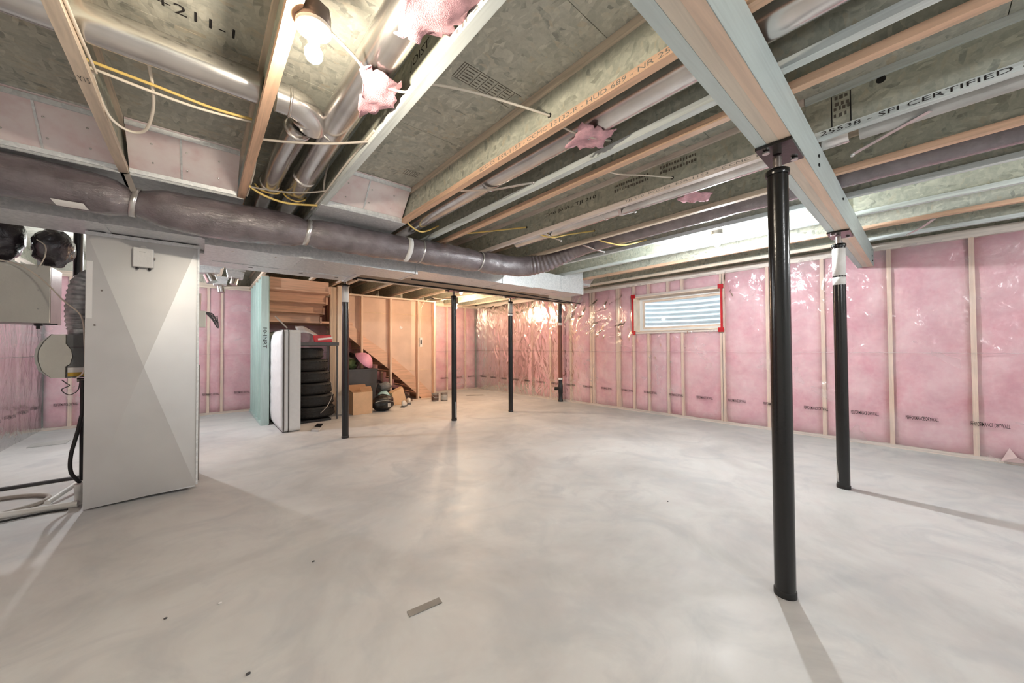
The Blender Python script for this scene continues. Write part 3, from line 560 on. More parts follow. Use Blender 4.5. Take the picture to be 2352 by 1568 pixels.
# ------------------------------------------------------------------ round branch pipes
def rpipe(label, segs, rings, group='round silver branch pipes', mat='pipe'):
    r = root('branch_pipe', label, 'pipe', segs[0][0][0], group)
    for pts, rad in segs: obj('pipe_section', tube(bm_(), pts, rad, 22), mat, r)
    for c, d, rad in rings:
        d = Vector(d).normalized(); c = Vector(c); b = bm_(); lathe(b, [(rad, -.008), (rad+.006, -.004), (rad+.006, .004), (rad, .008)], c, 24, d); obj('seam_ring', b, mat, r)
    return r
el = [(.33, 2.50, 2.90)]+[(.42+.13*math.sin(a), 2.50+.13*(1-math.cos(a)), 2.90-.02*a) for a in [k*math.pi/2/6 for k in range(7)]]
rpipe('silver pipe crossing the bays at left and turning beside the warm bulb', [([(-1.6, 2.50, 2.905), (.245, 2.50, 2.905)], .085), (el, .085), ([(.49, 2.66, 2.87), (.465, 3.2, 2.865), (.45, 4.4, 2.86)], .072)], [((.40, 2.50, 2.90), (1, 0, 0), .085), ((.50, 2.56, 2.885), (.5, 1, 0), .085), ((.485, 2.72, 2.868), (0, 1, 0), .075), ((.455, 3.75, 2.862), (0, 1, 0), .073)])
rpipe('large silver pipe lying between the pale joist and the warm bulb', [([(.70, .62, 2.90), (.68, 2.62, 2.90)], .095), ([(.68, 2.60, 2.89), (.665, 4.4, 2.87)], .086)], [((.68, 2.62, 2.898), (0, 1, 0), .095), ((.67, 3.45, 2.878), (0, 1, 0), .087)])
rpipe('silver pipe right of the orange joist in the middle of the ceiling', [([(1.93, -1.5, 2.875), (1.93, 1.43, 2.875)], .092), ([(1.925, 1.44, 2.872), (1.915, 2.55, 2.872), (1.905, 4.4, 2.865)], .084)], [((1.93, 1.44, 2.875), (0, 1, 0), .092), ((1.92, 2.5, 2.872), (0, 1, 0), .085)])
rpipe('pale pipe tucked right of the lettered joist', [([(3.245, .30, 2.825), (3.245, 3.6, 2.825)], .072)], [((3.245, 2.2, 2.825), (0, 1, 0), .073), ((3.245, 3.0, 2.825), (0, 1, 0), .073)])
rpipe('short white capped pipe in the bay right of the lettered joist before the front beam', [([(3.25, -1.5, 2.82), (3.25, .25, 2.82)], .070)], [], mat='lightgrey')
# strap hangers and clips
def strap(label, pts, mat='zinc', w=.03, plate=None):
    r = root('strap_hanger', label, 'strap', pts[-1]); b = bm_()
    for a, c in zip(pts, pts[1:]): bar(b, a, c, w, .004, (0, 0, 1) if abs(a[2]-c[2]) < .05 else (1, 0, 0))
    obj('strap', b, mat, r)
    obj('screw_washer', lathe(bm_(), [(.014, 0), (.014, .006), (.006, .010)], Vector(pts[-1])+Vector((0, 0, -.002)), 10, (-.3, -.6, -.7)), 'zinc', r); return r
strap('thin metal strap crossing under the silver pipe in the middle', [(1.70, 2.62, 2.765), (1.93, 2.42, 2.772), (2.13, 2.15, 2.80)])
strap('metal strap holding the pale pipe at its middle', [(3.11, 1.95, 2.757), (3.25, 2.02, 2.748), (3.36, 1.92, 2.785)])
strap('metal strap holding the pale pipe at its far end', [(3.11, 2.95, 2.757), (3.25, 2.98, 2.748), (3.37, 2.93, 2.72)])
strap('metal strap hanging below the joist just right of the front beam', [(3.17, -.05, 2.75), (3.30, .12, 2.745), (3.40, .30, 2.72)])
strap('metal strap holding the wrapped branch duct in the middle span', [(3.84, 2.95, 2.755), (4.1, 2.95, 2.737), (4.28, 2.93, 2.735)])
strap('metal strap with washer near the top of the pink wall', [(5.95, -.1, 2.755), (6.2, -.02, 2.745), (6.42, .1, 2.73)])

# ------------------------------------------------------------------ pink insulation tufts
def tuft(label, c, pts, seed):
    """torn piece of batt: a lumpy sheet through the 4 corner points"""
    b = bm_(); n = 10; A_, B_, C_, D_ = [Vector(p) for p in pts]; nn = (B_-A_).cross(D_-A_).normalized(); fr, bk = [], []
    for side, store in ((1, fr), (-1, bk)):
        for i in range(n+1):
            rw = []
            for k in range(n+1):
                u, v = i/n, k/n; p = A_*(1-u)*(1-v)+B_*u*(1-v)+C_*u*v+D_*(1-u)*v; e = min(i, n-i, k, n-k)/(n/2)
                rag = Vector((mnoise.noise(p*31+Vector((seed, 0, 0))), mnoise.noise(p*29+Vector((0, seed, 5))), mnoise.noise(p*27)))*(.030 if e == 0 else .008)
                rw.append(b.verts.new(p+rag+nn*(side*(.003+.010*e)+.03*mnoise.noise(p*9+Vector((seed, 1, 1))))))
            store.append(rw)
    for g, fl in ((fr, False), (bk, True)):
        for i in range(n):
            for k in range(n):
                q = (g[i][k], g[i+1][k], g[i+1][k+1], g[i][k+1]); b.faces.new(q[::-1] if fl else q).smooth = True
    idx = [(i, 0) for i in range(n)]+[(n, k) for k in range(n)]+[(i, n) for i in range(n, 0, -1)]+[(0, k) for k in range(n, 0, -1)]
    for a, c2 in zip(idx, idx[1:]+idx[:1]): b.faces.new((fr[a[0]][a[1]], fr[c2[0]][c2[1]], bk[c2[0]][c2[1]], bk[a[0]][a[1]]))
    return tag(obj('insulation_scrap', b, 'pink_light', None, c), label, 'insulation', 'torn pink insulation scraps')
M['pink_light'] = plain('pink_fibre_scrap', (236, 186, 196), .95, 0, .12, 20, .1, .5)
tuft('torn pink insulation scrap tucked on the big silver pipe beside the warm bulb', (.68, 1.9, 2.8), [(.575, 1.76, 2.785), (.80, 1.80, 2.80), (.83, 2.0, 2.785), (.70, 2.18, 2.76)], 1)
tuft('torn pink insulation scrap on the big silver pipe at the top edge of the picture', (.7, 1.3, 2.8), [(.56, 1.22, 2.80), (.84, 1.10, 2.80), (.84, 1.38, 2.79), (.64, 1.50, 2.775)], 2)
tuft('small pink insulation scrap on the silver pipe right of the orange joist', (1.9, 1.4, 2.78), [(1.78, 1.36, 2.78), (2.03, 1.28, 2.785), (2.05, 1.43, 2.77), (1.88, 1.58, 2.765)], 3)
tuft('small pink insulation scrap hanging by the pale pipe near the nearest post', (3.4, 1.35, 2.78), [(3.30, 1.36, 2.80), (3.55, 1.24, 2.81), (3.60, 1.34, 2.765), (3.36, 1.50, 2.755)], 4)
# ------------------------------------------------------------------ cables
def cable(label, pts, r, mat, n=8, group='electrical cables along the ceiling'):
    b = bm_(); tube(b, cr(pts, n), r, 8); return tag(obj('cable', b, mat, None, pts[0]), label, 'cable', group)
cable('white cable from the warm bulb across three bays to a hole in the orange-bottomed joist', [(.41, 1.68, 2.79), (.55, 1.76, 2.79), (.68, 1.86, 2.795), (.838, 1.84, 2.80), (.91, 1.80, 2.86), (1.15, 1.71, 2.885), (1.45, 1.60, 2.875), (1.66, 1.53, 2.865)], .007, 'cable_white')
cable('thin white cable passing over the small pink scrap to the grey pair of joists', [(1.66, 1.53, 2.85), (1.78, 1.47, 2.79), (1.95, 1.40, 2.775), (2.16, 1.41, 2.84)], .006, 'cable_white')
cable('thin white cable running into a hole beside the printed joist lettering', [(2.40, 1.62, 2.79), (2.55, 1.60, 2.80), (2.8, 1.50, 2.83), (3.07, 1.40, 2.857)], .006, 'cable_white')
cable('white cable stretched across the leftmost bays above the hanging loop', [(-.45, 2.80, 2.86), (-.25, 2.80, 2.84), (0, 2.80, 2.83), (.24, 2.78, 2.845)], .008, 'cable_white')
cable('yellow cable stretched across the left bay beside the white one', [(-.45, 2.74, 2.86), (-.2, 2.74, 2.845), (.05, 2.76, 2.838), (.24, 2.76, 2.85)], .008, 'cable_yellow')
cable('white cable loop drooping between the two leftmost joists', [(-.43, 2.78, 2.84), (-.425, 2.95, 2.80), (-.40, 3.12, 2.76), (-.33, 3.20, 2.75), (-.26, 3.14, 2.76), (-.215, 2.95, 2.81), (-.205, 2.75, 2.86), (-.22, 2.62, 2.94)], .008, 'cable_white')
cable('white cable running down the right side of the leftmost joist', [(-.41, 1.6, 2.78), (-.412, 2.2, 2.79), (-.412, 2.78, 2.83)], .007, 'cable_white')
cable('grey cable crossing under both silver pipes near the elbow', [(.30, 2.85, 2.785), (.45, 2.75, 2.778), (.65, 2.60, 2.777), (.845, 2.42, 2.785)], .008, 'cable_grey')
cable('thin grey cable crossing under both silver pipes at their far end', [(.30, 3.72, 2.772), (.5, 3.66, 2.768), (.68, 3.55, 2.768), (.845, 3.42, 2.79)], .007, 'cable_grey')
cable('thick yellow cable crossing the pipe bay in front of the wrapped duct', [(.30, 3.70, 2.775), (.42, 3.80, 2.755), (.6, 3.85, 2.75), (.845, 3.80, 2.775)], .010, 'cable_yellow')
cable('white cable hanging along the joist left of the silver pipes', [(.308, 3.2, 2.95), (.325, 3.5, 2.86), (.318, 3.75, 2.80), (.31, 3.95, 2.77)], .007, 'cable_white')
cable('white cable clipped along the pale joist beside the silver pipes', [(.838, 2.3, 2.80), (.834, 2.9, 2.805), (.836, 3.4, 2.795), (.834, 4.0, 2.79)], .008, 'cable_white')
cable('tan cable drooping beside the pale joist', [(.80, 2.9, 3.0), (.79, 3.15, 2.94), (.80, 3.35, 2.85), (.83, 3.5, 2.80)], .008, 'cable_grey')
cable('yellow wire ring around the left silver pipe', [(.36, 3.86, 2.86), (.39, 3.80, 2.80), (.45, 3.77, 2.778), (.52, 3.80, 2.80), (.56, 3.86, 2.86)], .008, 'cable_yellow')
cable('yellow wire ring around the right silver pipe', [(.575, 3.90, 2.86), (.60, 3.84, 2.80), (.668, 3.81, 2.772), (.74, 3.84, 2.81), (.765, 3.90, 2.86)], .008, 'cable_yellow')
cable('short yellow cable under the silver pipe right of the orange joist', [(1.66, 3.6, 2.775), (1.75, 3.72, 2.762), (1.95, 3.82, 2.755), (2.155, 3.80, 2.865)], .009, 'cable_yellow')
cable('long yellow cable crossing the open bay left of the lettered joist', [(2.40, 3.72, 2.80), (2.6, 3.6, 2.83), (3.065, 3.23, 2.898)], .009, 'cable_yellow')
cable('yellow cable under the pale pipe', [(3.10, 3.05, 2.775), (3.25, 2.96, 2.745), (3.45, 2.87, 2.80), (3.80, 2.74, 2.886)], .009, 'cable_yellow')
cable('yellow cable under the wrapped branch duct', [(3.83, 2.75, 2.79), (4.0, 2.65, 2.745), (4.2, 2.55, 2.735), (4.47, 2.4, 2.82)], .009, 'cable_yellow')
cable('yellow cable reaching the white bulb', [(4.53, 2.05, 2.80), (4.65, 1.9, 2.80), (4.78, 1.72, 2.795)], .008, 'cable_yellow')
cable('black gas line under the rear beam', [(1.8, 5.80, 2.505), (3.7, 5.80, 2.50), (5.1, 5.80, 2.50), (7.0, 5.80, 2.505)], .014, 'black', 4)
cable('second dark line along the back of the trunk duct', [(2.4, 5.05, 2.435), (4.2, 5.05, 2.435), (6.9, 5.4, 2.44)], .011, 'black', 4)
# ------------------------------------------------------------------ tall metal cabinet (furnace return) and its gear
fx0, fx1, fy0, fy1, fz = -.757, -.022, 4.80, 5.50, 2.450
fu = root('furnace_cabinet', 'tall galvanized furnace cabinet with a cross-broken front panel', 'furnace', (-.39, 5.1, 0))
obj('cabinet_body', box(bm_(), fx0+.003, fx1-.003, fy0+.014, fy1, .03, fz), 'galv', fu)
b = bm_(); c = ((fx0+fx1)/2, 1.24)
vs = [b.verts.new(p) for p in ((fx0, fy0+.012, .012), (fx1, fy0+.012, .045), (fx1, fy0+.012, fz-.01), (fx0, fy0+.012, fz-.004), (c[0], fy0-.034, c[1]))]
for q in ((0, 1, 4), (1, 2, 4), (2, 3, 4), (3, 0, 4)): b.faces.new([vs[i] for i in q])
bv = [b.verts.new((v.co.x, fy0+.0135, v.co.z)) for v in vs[:4]]
for i in range(4): b.faces.new((vs[i], vs[(i+1) % 4], bv[(i+1) % 4], bv[i]))
b.faces.new(bv); fp_ = obj('front_panel', b, 'cabinet', fu)
obj('top_strip', box(bm_(), fx0-.004, fx1+.006, fy0-.006, fy0+.013, fz-.035, fz-.004), 'galv', fu); obj('corner_flange', box(bm_(), fx1, fx1+.016, fy0, fy0+.02, .05, fz), 'galv', fu)
obj('side_flange', box(bm_(), fx1+.001, fx1+.026, fy0+.10, fy0+.14, .06, 1.24), 'steel', fu)
o = obj('label_sheet', box(bm_(), -.752, -.716, fy0+.004, fy0+.0085, 1.68, 2.185), 'paper', fp_); o['label'] = 'white paper sheets at the panel edge'
for x, z in ((-.66, 1.93), (-.70, 1.62)): obj('screw', lathe(bm_(), [(.008, 0), (.008, .005), (.003, .008)], (x, fy0+.004, z), 8, (0, -1, 0)), 'steel', fp_)
th = root('control_box', 'small white control box mounted high on the cabinet panel', 'control box', (-.40, 4.79, 2.17))
b = bm_(); box(b, -.468, -.332, 4.735, 4.79, 2.165, 2.345); hs_ = obj('housing', b, 'white', th, bevel=.008)
obj('hanger_tab', lathe(bm_(), [(.022, 0), (.022, .006)], (-.40, 4.789, 2.352), 16, (0, -1, 0)), 'white', th); obj('faint_marking', box(bm_(), -.425, -.385, 4.7342, 4.7349, 2.302, 2.307), 'lightgrey', hs_)
for x in (-.44, -.36): obj('cable_gland', lathe(bm_(), [(.010, 0), (.012, .012), (.008, .02)], (x, 4.765, 2.164), 10, (0, 0, -1)), 'black', hs_)
obj('side_knob', lathe(bm_(), [(.012, 0), (.010, .012)], (-.332, 4.765, 2.26), 10, (1, 0, 0)), 'steel', th)
hm = root('humidifier', 'round-fronted white humidifier with grey bracket on the cabinet side', 'humidifier', (-.93, 5.2, 1.14))
pr = [(-.925, 1.145), (-1.005, 1.15), (-1.055, 1.215), (-1.075, 1.30), (-1.078, 1.35), (-1.072, 1.41), (-1.045, 1.48), (-1.005, 1.542), (-.925, 1.545), (-.925, 1.46), (-.893, 1.40), (-.886, 1.34), (-.900, 1.27), (-.925, 1.25)]
b = bm_(); prism(b, pr, 'y', 5.16, 5.44); obj('drum_cover', b, 'offwhite', hm)
rim = [(-1.005, 1.150), (-1.058, 1.215), (-1.080, 1.30), (-1.083, 1.35), (-1.077, 1.41), (-1.050, 1.48), (-1.005, 1.545)]
b = bm_(); prism(b, rim+[(x-.016*(1 if 0 < i < 6 else 0), z) for i, (x, z) in list(enumerate(rim))[::-1]], 'y', 5.15, 5.45); obj('cover_rim', b, 'lightgrey', hm)
b = bm_(); prism(b, [(-.920, 1.545), (-.765, 1.545), (-.765, 1.145), (-.920, 1.145), (-.920, 1.245), (-.897, 1.27), (-.882, 1.34), (-.889, 1.40), (-.920, 1.46)], 'y', 5.17, 5.46); bk_ = obj('bracket', b, 'grey', hm)
obj('bracket_line', box(bm_(), -.918, -.768, 5.166, 5.1695, 1.425, 1.43), 'darkgrey', hm); o = obj('rating_label', box(bm_(), -.912, -.812, 5.164, 5.1695, 1.158, 1.240), 'yellowlabel', bk_); obj('label_top', box(bm_(), -.912, -.812, 5.161, 5.1639, 1.195, 1.240), 'paper', bk_)
obj('rim_latch', box(bm_(), -1.108, -1.094, 5.25, 5.35, 1.31, 1.37), 'lightgrey', hm)
obj('valve', lathe(bm_(), [(.02, 0), (.02, .05), (.012, .07)], (-.86, 5.2, 1.12), 12, (1, 0, 0)), 'steel', hm); obj('sensor_wire', tube(bm_(), cr([(-.84, 5.18, 1.13), (-.85, 5.17, 1.03), (-.90, 5.16, .99), (-.945, 5.16, 1.04), (-.90, 5.16, 1.075), (-.92, 5.16, 1.10), (-.945, 5.16, 1.13)]), .004, 6), 'darkgrey', hm)
fx = root('flexible_duct', 'ribbed grey foil duct bending down into the humidifier', 'duct', (-.86, 5.3, 1.55)); b = bm_()
pth = cr([(-.80, 5.34, 2.16), (-.85, 5.33, 2.03), (-.872, 5.32, 1.88), (-.872, 5.31, 1.72), (-.86, 5.31, 1.60)], 24); tube(b, pth, [.088*(.55+.45*min(1, i/20))*(1+.05*math.sin(i*.9)) for i in range(len(pth))], 20); obj('ribbed_hose', b, 'foilflex', fx)
obj('end_collar', lathe(bm_(), [(.078, 1.545), (.082, 1.56), (.082, 1.63)], (-.86, 5.31, 0), 20), 'foilflex', fx)
cable('thin white control wire running from the ventilator box to the humidifier', [(-1.55, 5.55, 2.23), (-1.30, 5.5, 2.21), (-1.12, 5.4, 2.07), (-.95, 5.2, 1.86), (-.80, 4.95, 1.70), (-.765, 4.86, 1.45), (-.78, 4.95, 1.22), (-.86, 5.15, 1.14)], .006, 'cable_white')
hr = root('ventilator', 'beige box-shaped air exchanger hanging at the left edge', 'ventilator', (-1.5, 5.75, 1.66))
dr_ = obj('front_door', box(bm_(), -1.90, -1.102, 5.575, 5.60, 1.665, 2.22), 'offwhite', hr, bevel=.004); obj('casing', box(bm_(), -1.895, -1.10, 5.601, 5.96, 1.662, 2.215), 'steel', hr)
obj('drain_fitting', lathe(bm_(), [(.028, 0), (.028, .02), (.014, .022), (.014, .05)], (-1.19, 5.68, 1.66), 12, (0, 0, -1)), 'black', hr); obj('filter_slot', box(bm_(), -1.15, -1.06+.0, 5.62, 5.63, 1.650, 1.6615), 'black', hr)
for z in (2.12, 1.98, 1.80): obj('dimple', lathe(bm_(), [(.008, 0), (.006, .002)], (-1.17, 5.574, z), 8, (0, -1, 0)), 'lightgrey', dr_)
b = bm_(); blob(b, (-1.46, 5.76, 2.49), (.17, .17, .26), 4, .10, 2.4, 3); tag(obj('duct_sleeve', b, 'bag', None, (-1.42, 5.76, 2.22)), 'bulging black plastic duct sleeve at the left edge, above the beige box', 'duct', 'black duct sleeves')
b = bm_(); blob(b, (-1.115, 5.74, 2.425), (.14, .15, .19), 4, .12, 2.6, 8); tag(obj('duct_sleeve', b, 'bag', None, (-1.12, 5.74, 2.22)), 'bulging black plastic duct sleeve nearer the metal cabinet', 'duct', 'black duct sleeves')
cable('white wire dangling over the black duct sleeve', [(-1.17, 5.5, 2.45), (-1.12, 5.5, 2.40), (-1.12, 5.5, 2.30), (-1.15, 5.5, 2.20)], .005, 'cable_white')
b = bm_(); tube(b, [(-.985, 5.92, 2.13), (-.985, 5.92, ZS-.002)], .035, 14); tag(obj('black_pipe', b, 'black', None, (-.985, 5.92, 2.13)), 'short black pipe dropping beside the ribbed foil duct', 'pipe')
b = bm_(); tube(b, [(-.812, 5.12, .20), (-.815, 5.12, 1.12)], .016, 10); tag(obj('drain_pipe', b, 'black', None, (-.812, 5.12, .2)), 'thin black upright pipe along the left cabinet edge', 'pipe')
b = bm_(); tube(b, cr([(-.815, 5.10, .80), (-.835, 5.08, .65), (-.868, 5.06, .45), (-.865, 5.06, .30), (-.815, 5.08, .19)]), .014, 10); tag(obj('drain_hose', b, 'black', None, (-.815, 5.1, .2)), 'bowed black hose at the foot of the left cabinet edge', 'hose')
pv = root('drain_line', 'white plastic drain pipe with elbow at the foot of the cabinet', 'pipe', (-.81, 5.05, 0))
obj('upright', lathe(bm_(), [(.030, .01), (.030, .12), (.034, .12), (.034, .19)], (-.812, 5.05, 0), 14), 'white', pv); obj('floor_run', tube(bm_(), [(-.81, 4.99, .03), (-1.0, 5.02, .03), (-1.5, 5.10, .03)], .026, 12), 'white', pv); obj('diagonal_run', tube(bm_(), [(-.83, 5.75, .12), (-1.02, 5.18, .035)], .022, 12), 'white', pv)
b = bm_(); tube(b, cr([(-1.75, 5.72, .02), (-1.3, 5.66, .02), (-1.10, 5.52, .02), (-1.06, 5.36, .02), (-1.15, 5.22, .02), (-1.35, 5.10, .02), (-1.7, 5.0, .02)]), .018, 10); tag(obj('floor_hose', b, 'cable_grey', None, (-1.4, 5.4, 0)), 'grey hose looped on the floor left of the cabinet', 'hose')
b = bm_(); tube(b, cr([(-.86, 4.93, .012), (-1.0, 4.96, .012), (-1.3, 4.93, .012), (-1.7, 4.85, .012)]), .009, 8); tag(obj('floor_cable', b, 'black', None, (-1.2, 4.93, 0)), 'thin black cable lying along the white drain pipe', 'cable')
b = bm_(); box(b, -1.62, -.98, 6.06, 6.10, .002, .03); tag(obj('floor_strip', b, 'darkgrey', None, (-1.3, 6.08, 0)), 'long grey strip lying on the floor behind the drain pipe', 'strip')
b = bm_(); box(b, -1.86, -1.5, 8.45, 8.75, .001, .012); tag(obj('floor_cover', b, 'lightgrey', None, (-1.7, 8.6, 0)), 'flat floor cover near the left wall', 'cover')
jb = root('junction_box', 'beige switch box with trailing wires on the right cabinet side', 'switch box', (.01, 4.95, 1.63))
b = bm_(); box(b, -.018, .048, 4.90, 5.00, 1.63, 1.80); obj('housing', b, 'offwhite', jb, bevel=.005)
for i in range(4): obj('wire', tube(bm_(), cr([(.04, 4.97, 1.79), (.10, 5.0, 1.78-.02*i), (.13+.02*(i % 2), 5.02, 1.72-.03*i), (.11+.01*i, 5.02, 1.70+.02*i)], 5), .006, 6), 'darkgrey', jb)
obj('conduit', tube(bm_(), [(-.005, 4.94, 1.80), (.0, 4.94, 1.98)], .012, 8), 'steel', jb)
# duct boots hanging behind the cabinet
def boot(label, x, y, z, s, tilt):
    r = root('duct_boot', label, 'duct fitting', (x, y, z), 'loose duct boots'); b = bm_()
    hexa(b, [(x-.10*s, y-.06, z), (x+.10*s, y-.06, z+.03*tilt), (x+.10*s, y+.10, z+.03*tilt), (x-.10*s, y+.10, z), (x-.12*s, y-.06, z+.11), (x+.12*s, y-.06, z+.11+.05*tilt), (x+.12*s, y+.10, z+.11+.05*tilt), (x-.12*s, y+.10, z+.11)]); obj('boot_box', b, 'galv', r)
    obj('round_collar', tube(bm_(), [(x, y+.02, z), (x+.04*tilt, y, z-.11)], .055*s, 14), 'pipe', r); obj('flange', box(bm_(), x-.13*s, x+.13*s, y-.07, y-.06, z+.09, z+.13), 'galv', r); obj('hanger', bar(bm_(), (x, y+.02, z+.10), (x, y+.02, ZS-.001), .03, .004, (1, 0, 0)), 'zinc', r)
boot('galvanized duct boot hanging right beside the tall cabinet', .09, 6.6, 2.46, 1.2, 1); boot('galvanized duct boot hanging farthest from the tall cabinet, near the green wall', .40, 6.8, 2.48, .9, -.6); boot('galvanized duct boot hanging between two others behind the cabinet', .235, 7.2, 2.40, .8, .4)

# ------------------------------------------------------------------ green stud wall
gw = root('stud_wall', 'short greenish treated stud wall beside the standing mattress', 'stud wall', (.89, 8.6, 0))
es = obj('end_stud', box(bm_(), .845, .958, 7.94, 7.99, .045, 2.74), 'green', gw)
for y in (8.35, 8.80, 9.25, 9.70): obj('stud', box(bm_(), .845, .958, y, y+.045, .045, 2.74), 'green', gw)
obj('sheathing', box(bm_(), .960, .975, 7.96, 9.98, .01, 2.74), 'plygreen', gw); obj('bottom_plate', box(bm_(), .845, .958, 7.94, 9.98, 0, .044), 'green', gw); obj('top_plate', box(bm_(), .845, .958, 7.94, 9.98, 2.741, 2.755), 'post', gw)
text('10-INRT', (.905, 7.9385, 1.60), (0, 0, -1), (1, 0, 0), .38, .06, 'ink', es)

# ------------------------------------------------------------------ stairs
st = root('upper_stair_flight', 'upper stair flight seen from below with orange pine boards', 'stairs', (1.5, 8.4, 2.0))
yy = [7.98, 8.22, 8.46, 8.70]; zz = [2.56, 2.37, 2.18, 1.99]
for i, (y, z) in enumerate(zip(yy, zz)):
    obj('riser', box(bm_(), .978, 1.985, y, y+.02, z-.0, z+.19), 'tread', st); obj('tread', box(bm_(), .978, 1.985, y-.02, y+.235, z-.035, z-.001), 'tread', st)
b = bm_(); pg = [(7.95, 2.75)]
for y, z in zip(yy, zz): pg += [(y+.24, z+.19-.0), (y+.24, z)]
b2 = bm_()
for i, (y, z) in enumerate(zip(yy, zz)): box(b2, 1.987, 2.02, y-.03, y+.30, z-.05, z+.10)
obj('cut_stringer', b2, 'tread', st); del b, pg
obj('landing_deck', box(bm_(), .978, 2.76, 8.96, 9.98, 1.975, 2.02), 'tread', st)
for x0, x1, y, z0, lab in ((2.14, 2.29, 8.45, 0, 'whitish wooden post between the tyres and the nearest labelled post'), (2.215, 2.30, 8.20, 0, 'slim pale wooden post directly behind the labelled steel post')):
    p_ = root('wooden_post', lab, 'post', ((x0+x1)/2, y, 0)); obj('shaft', box(bm_(), x0, x1, y, y+.09, .03, 2.745), 'post', p_); obj('foot_block', box(bm_(), x0-.01, x1+.01, y-.01, y+.10, 0, .03), 'post', p_)
lf = root('lower_stair_flight', 'lower stair flight with long orange stringer sloping down right', 'stairs', (3.7, 9.4, 0))
b = bm_(); prism(b, [(2.30, 2.42), (2.66, 2.06), (3.07, 1.66), (3.67, 1.24), (4.45, .56), (4.95, .06), (4.95, .0), (4.60, .0), (4.446, .157), (3.666, .86), (3.067, 1.345), (2.66, 1.69), (2.30, 2.0)], 'y', 8.985, 9.025); obj('stringer', b, 'tread_diag', lf) if 'tread_diag' in M else obj('stringer', b, 'stringer_pine', lf) if 'stringer_pine' in M else obj('stringer', b, 'tread', lf)
for i in range(8):
    x = 4.70-.235*i; z = .19+.205*i; obj('tread', box(bm_(), x-.27, x, 9.03, 9.98, z-.035, z), 'tread', lf); obj('riser', box(bm_(), x-.02, x-.0, 9.03, 9.98, z-.19, z-.036), 'tread', lf)
sw = root('stair_partition', 'open stud partition with brown drywall backs above the stair stringer', 'partition', (3.6, 8.93, 0))
for x in (2.47, 2.955, 3.665, 4.42, 4.905): obj('stud', box(bm_(), x-.022, x+.022, 8.88, 8.98, .044 if x > 4 else 0.0, 2.66), 'stud', sw)
obj('top_plate', box(bm_(), 2.30, 4.93, 8.88, 8.98, 2.661, 2.70), 'plate_x', sw); obj('bottom_plate', box(bm_(), 4.25, 4.93, 8.88, 8.98, 0, .043), 'plate_x', sw)
def sl(x): # top edge of stringer
    pts = [(2.30, 2.42), (2.66, 2.06), (3.07, 1.66), (3.67, 1.24), (4.45, .56), (4.95, .06)]
    for (a, za), (c, zc) in zip(pts, pts[1:]):
        if a <= x <= c: return za+(zc-za)*(x-a)/(c-a)-.14
    return 0
for x0, x1 in ((2.31, 2.95), (2.953, 3.66), (3.663, 4.415), (4.418, 4.925)):
    for z0, z1 in ((2.292, 2.70), (.81, 2.288), (.0, .806)):
        xs_ = [x0+.001+(x1-x0-.002)*k/8 for k in range(9)]; lo = [(x, max(z0, sl(x))) for x in xs_]
        lo = [(x, min(z, z1)) for x, z in lo]
        if all(z >= z1-.002 for x, z in lo): continue
        while len(lo) > 2 and lo[1][1] >= z1-1e-6: lo.pop(0)
        b = bm_(); prism(b, lo+[(x1-.001, z1)]+([(x0+.001, z1)] if lo[0][1] < z1-1e-6 else []), 'y', 9.03, 9.042); obj('drywall_sheet', b, 'kraft', sw)
for x0, x1, z in ((2.5, 4.9, 2.29), (4.25, 4.9, .808)): obj('sheet_edge_tape', box(bm_(), x0, x1, 9.022, 9.0295, z-.008, z+.008), 'tape_light', sw)
obj('end_panel', box(bm_(), 4.932, 4.945, 8.88, 9.04, 0, 2.70), 'post', sw)
sb = root('switch_plate_box', 'white electrical box on the partition stud near the right end', 'switch box', (4.47, 8.88, 1.45))
b = bm_(); box(b, 4.445, 4.515, 8.85, 8.93, 1.43, 1.68); obj('housing', b, 'white', sb, bevel=.004); obj('dark_opening', box(bm_(), 4.46, 4.50, 8.846, 8.8495, 1.50, 1.62), 'darkgrey', sb)
b = bm_(); hexa(b, [(3.95, 9.02, 1.93), (4.02, 9.02, 1.89), (4.02, 9.029, 1.89), (3.95, 9.029, 1.93), (3.97, 9.02, 1.985), (4.04, 9.02, 1.95), (4.04, 9.029, 1.95), (3.97, 9.029, 1.985)]); tag(obj('paper_scrap', b, 'paper', None, (3.99, 9.02, 1.93)), 'small white paper scrap stuck on the brown drywall', 'paper')
cable('white cable dropping beside the rightmost partition stud', [(4.75, 8.75, 2.74), (4.60, 8.82, 2.68), (4.50, 8.86, 2.5), (4.47, 8.865, 2.25), (4.455, 8.865, 1.70)], .008, 'cable_white')
for i in range(3): cable(['dark cable bundle strand under the rear joists at the partition corner', 'second dark strand of the bundle at the partition corner', 'white cable in the bundle at the partition corner'][i], [(4.55+.05*i, 8.6, 2.74), (4.8, 8.55-.05*i, 2.71), (5.05, 8.5+.04*i, 2.735), (5.3, 8.5, 2.755)], .012, ['darkgrey', 'black', 'cable_white'][i])
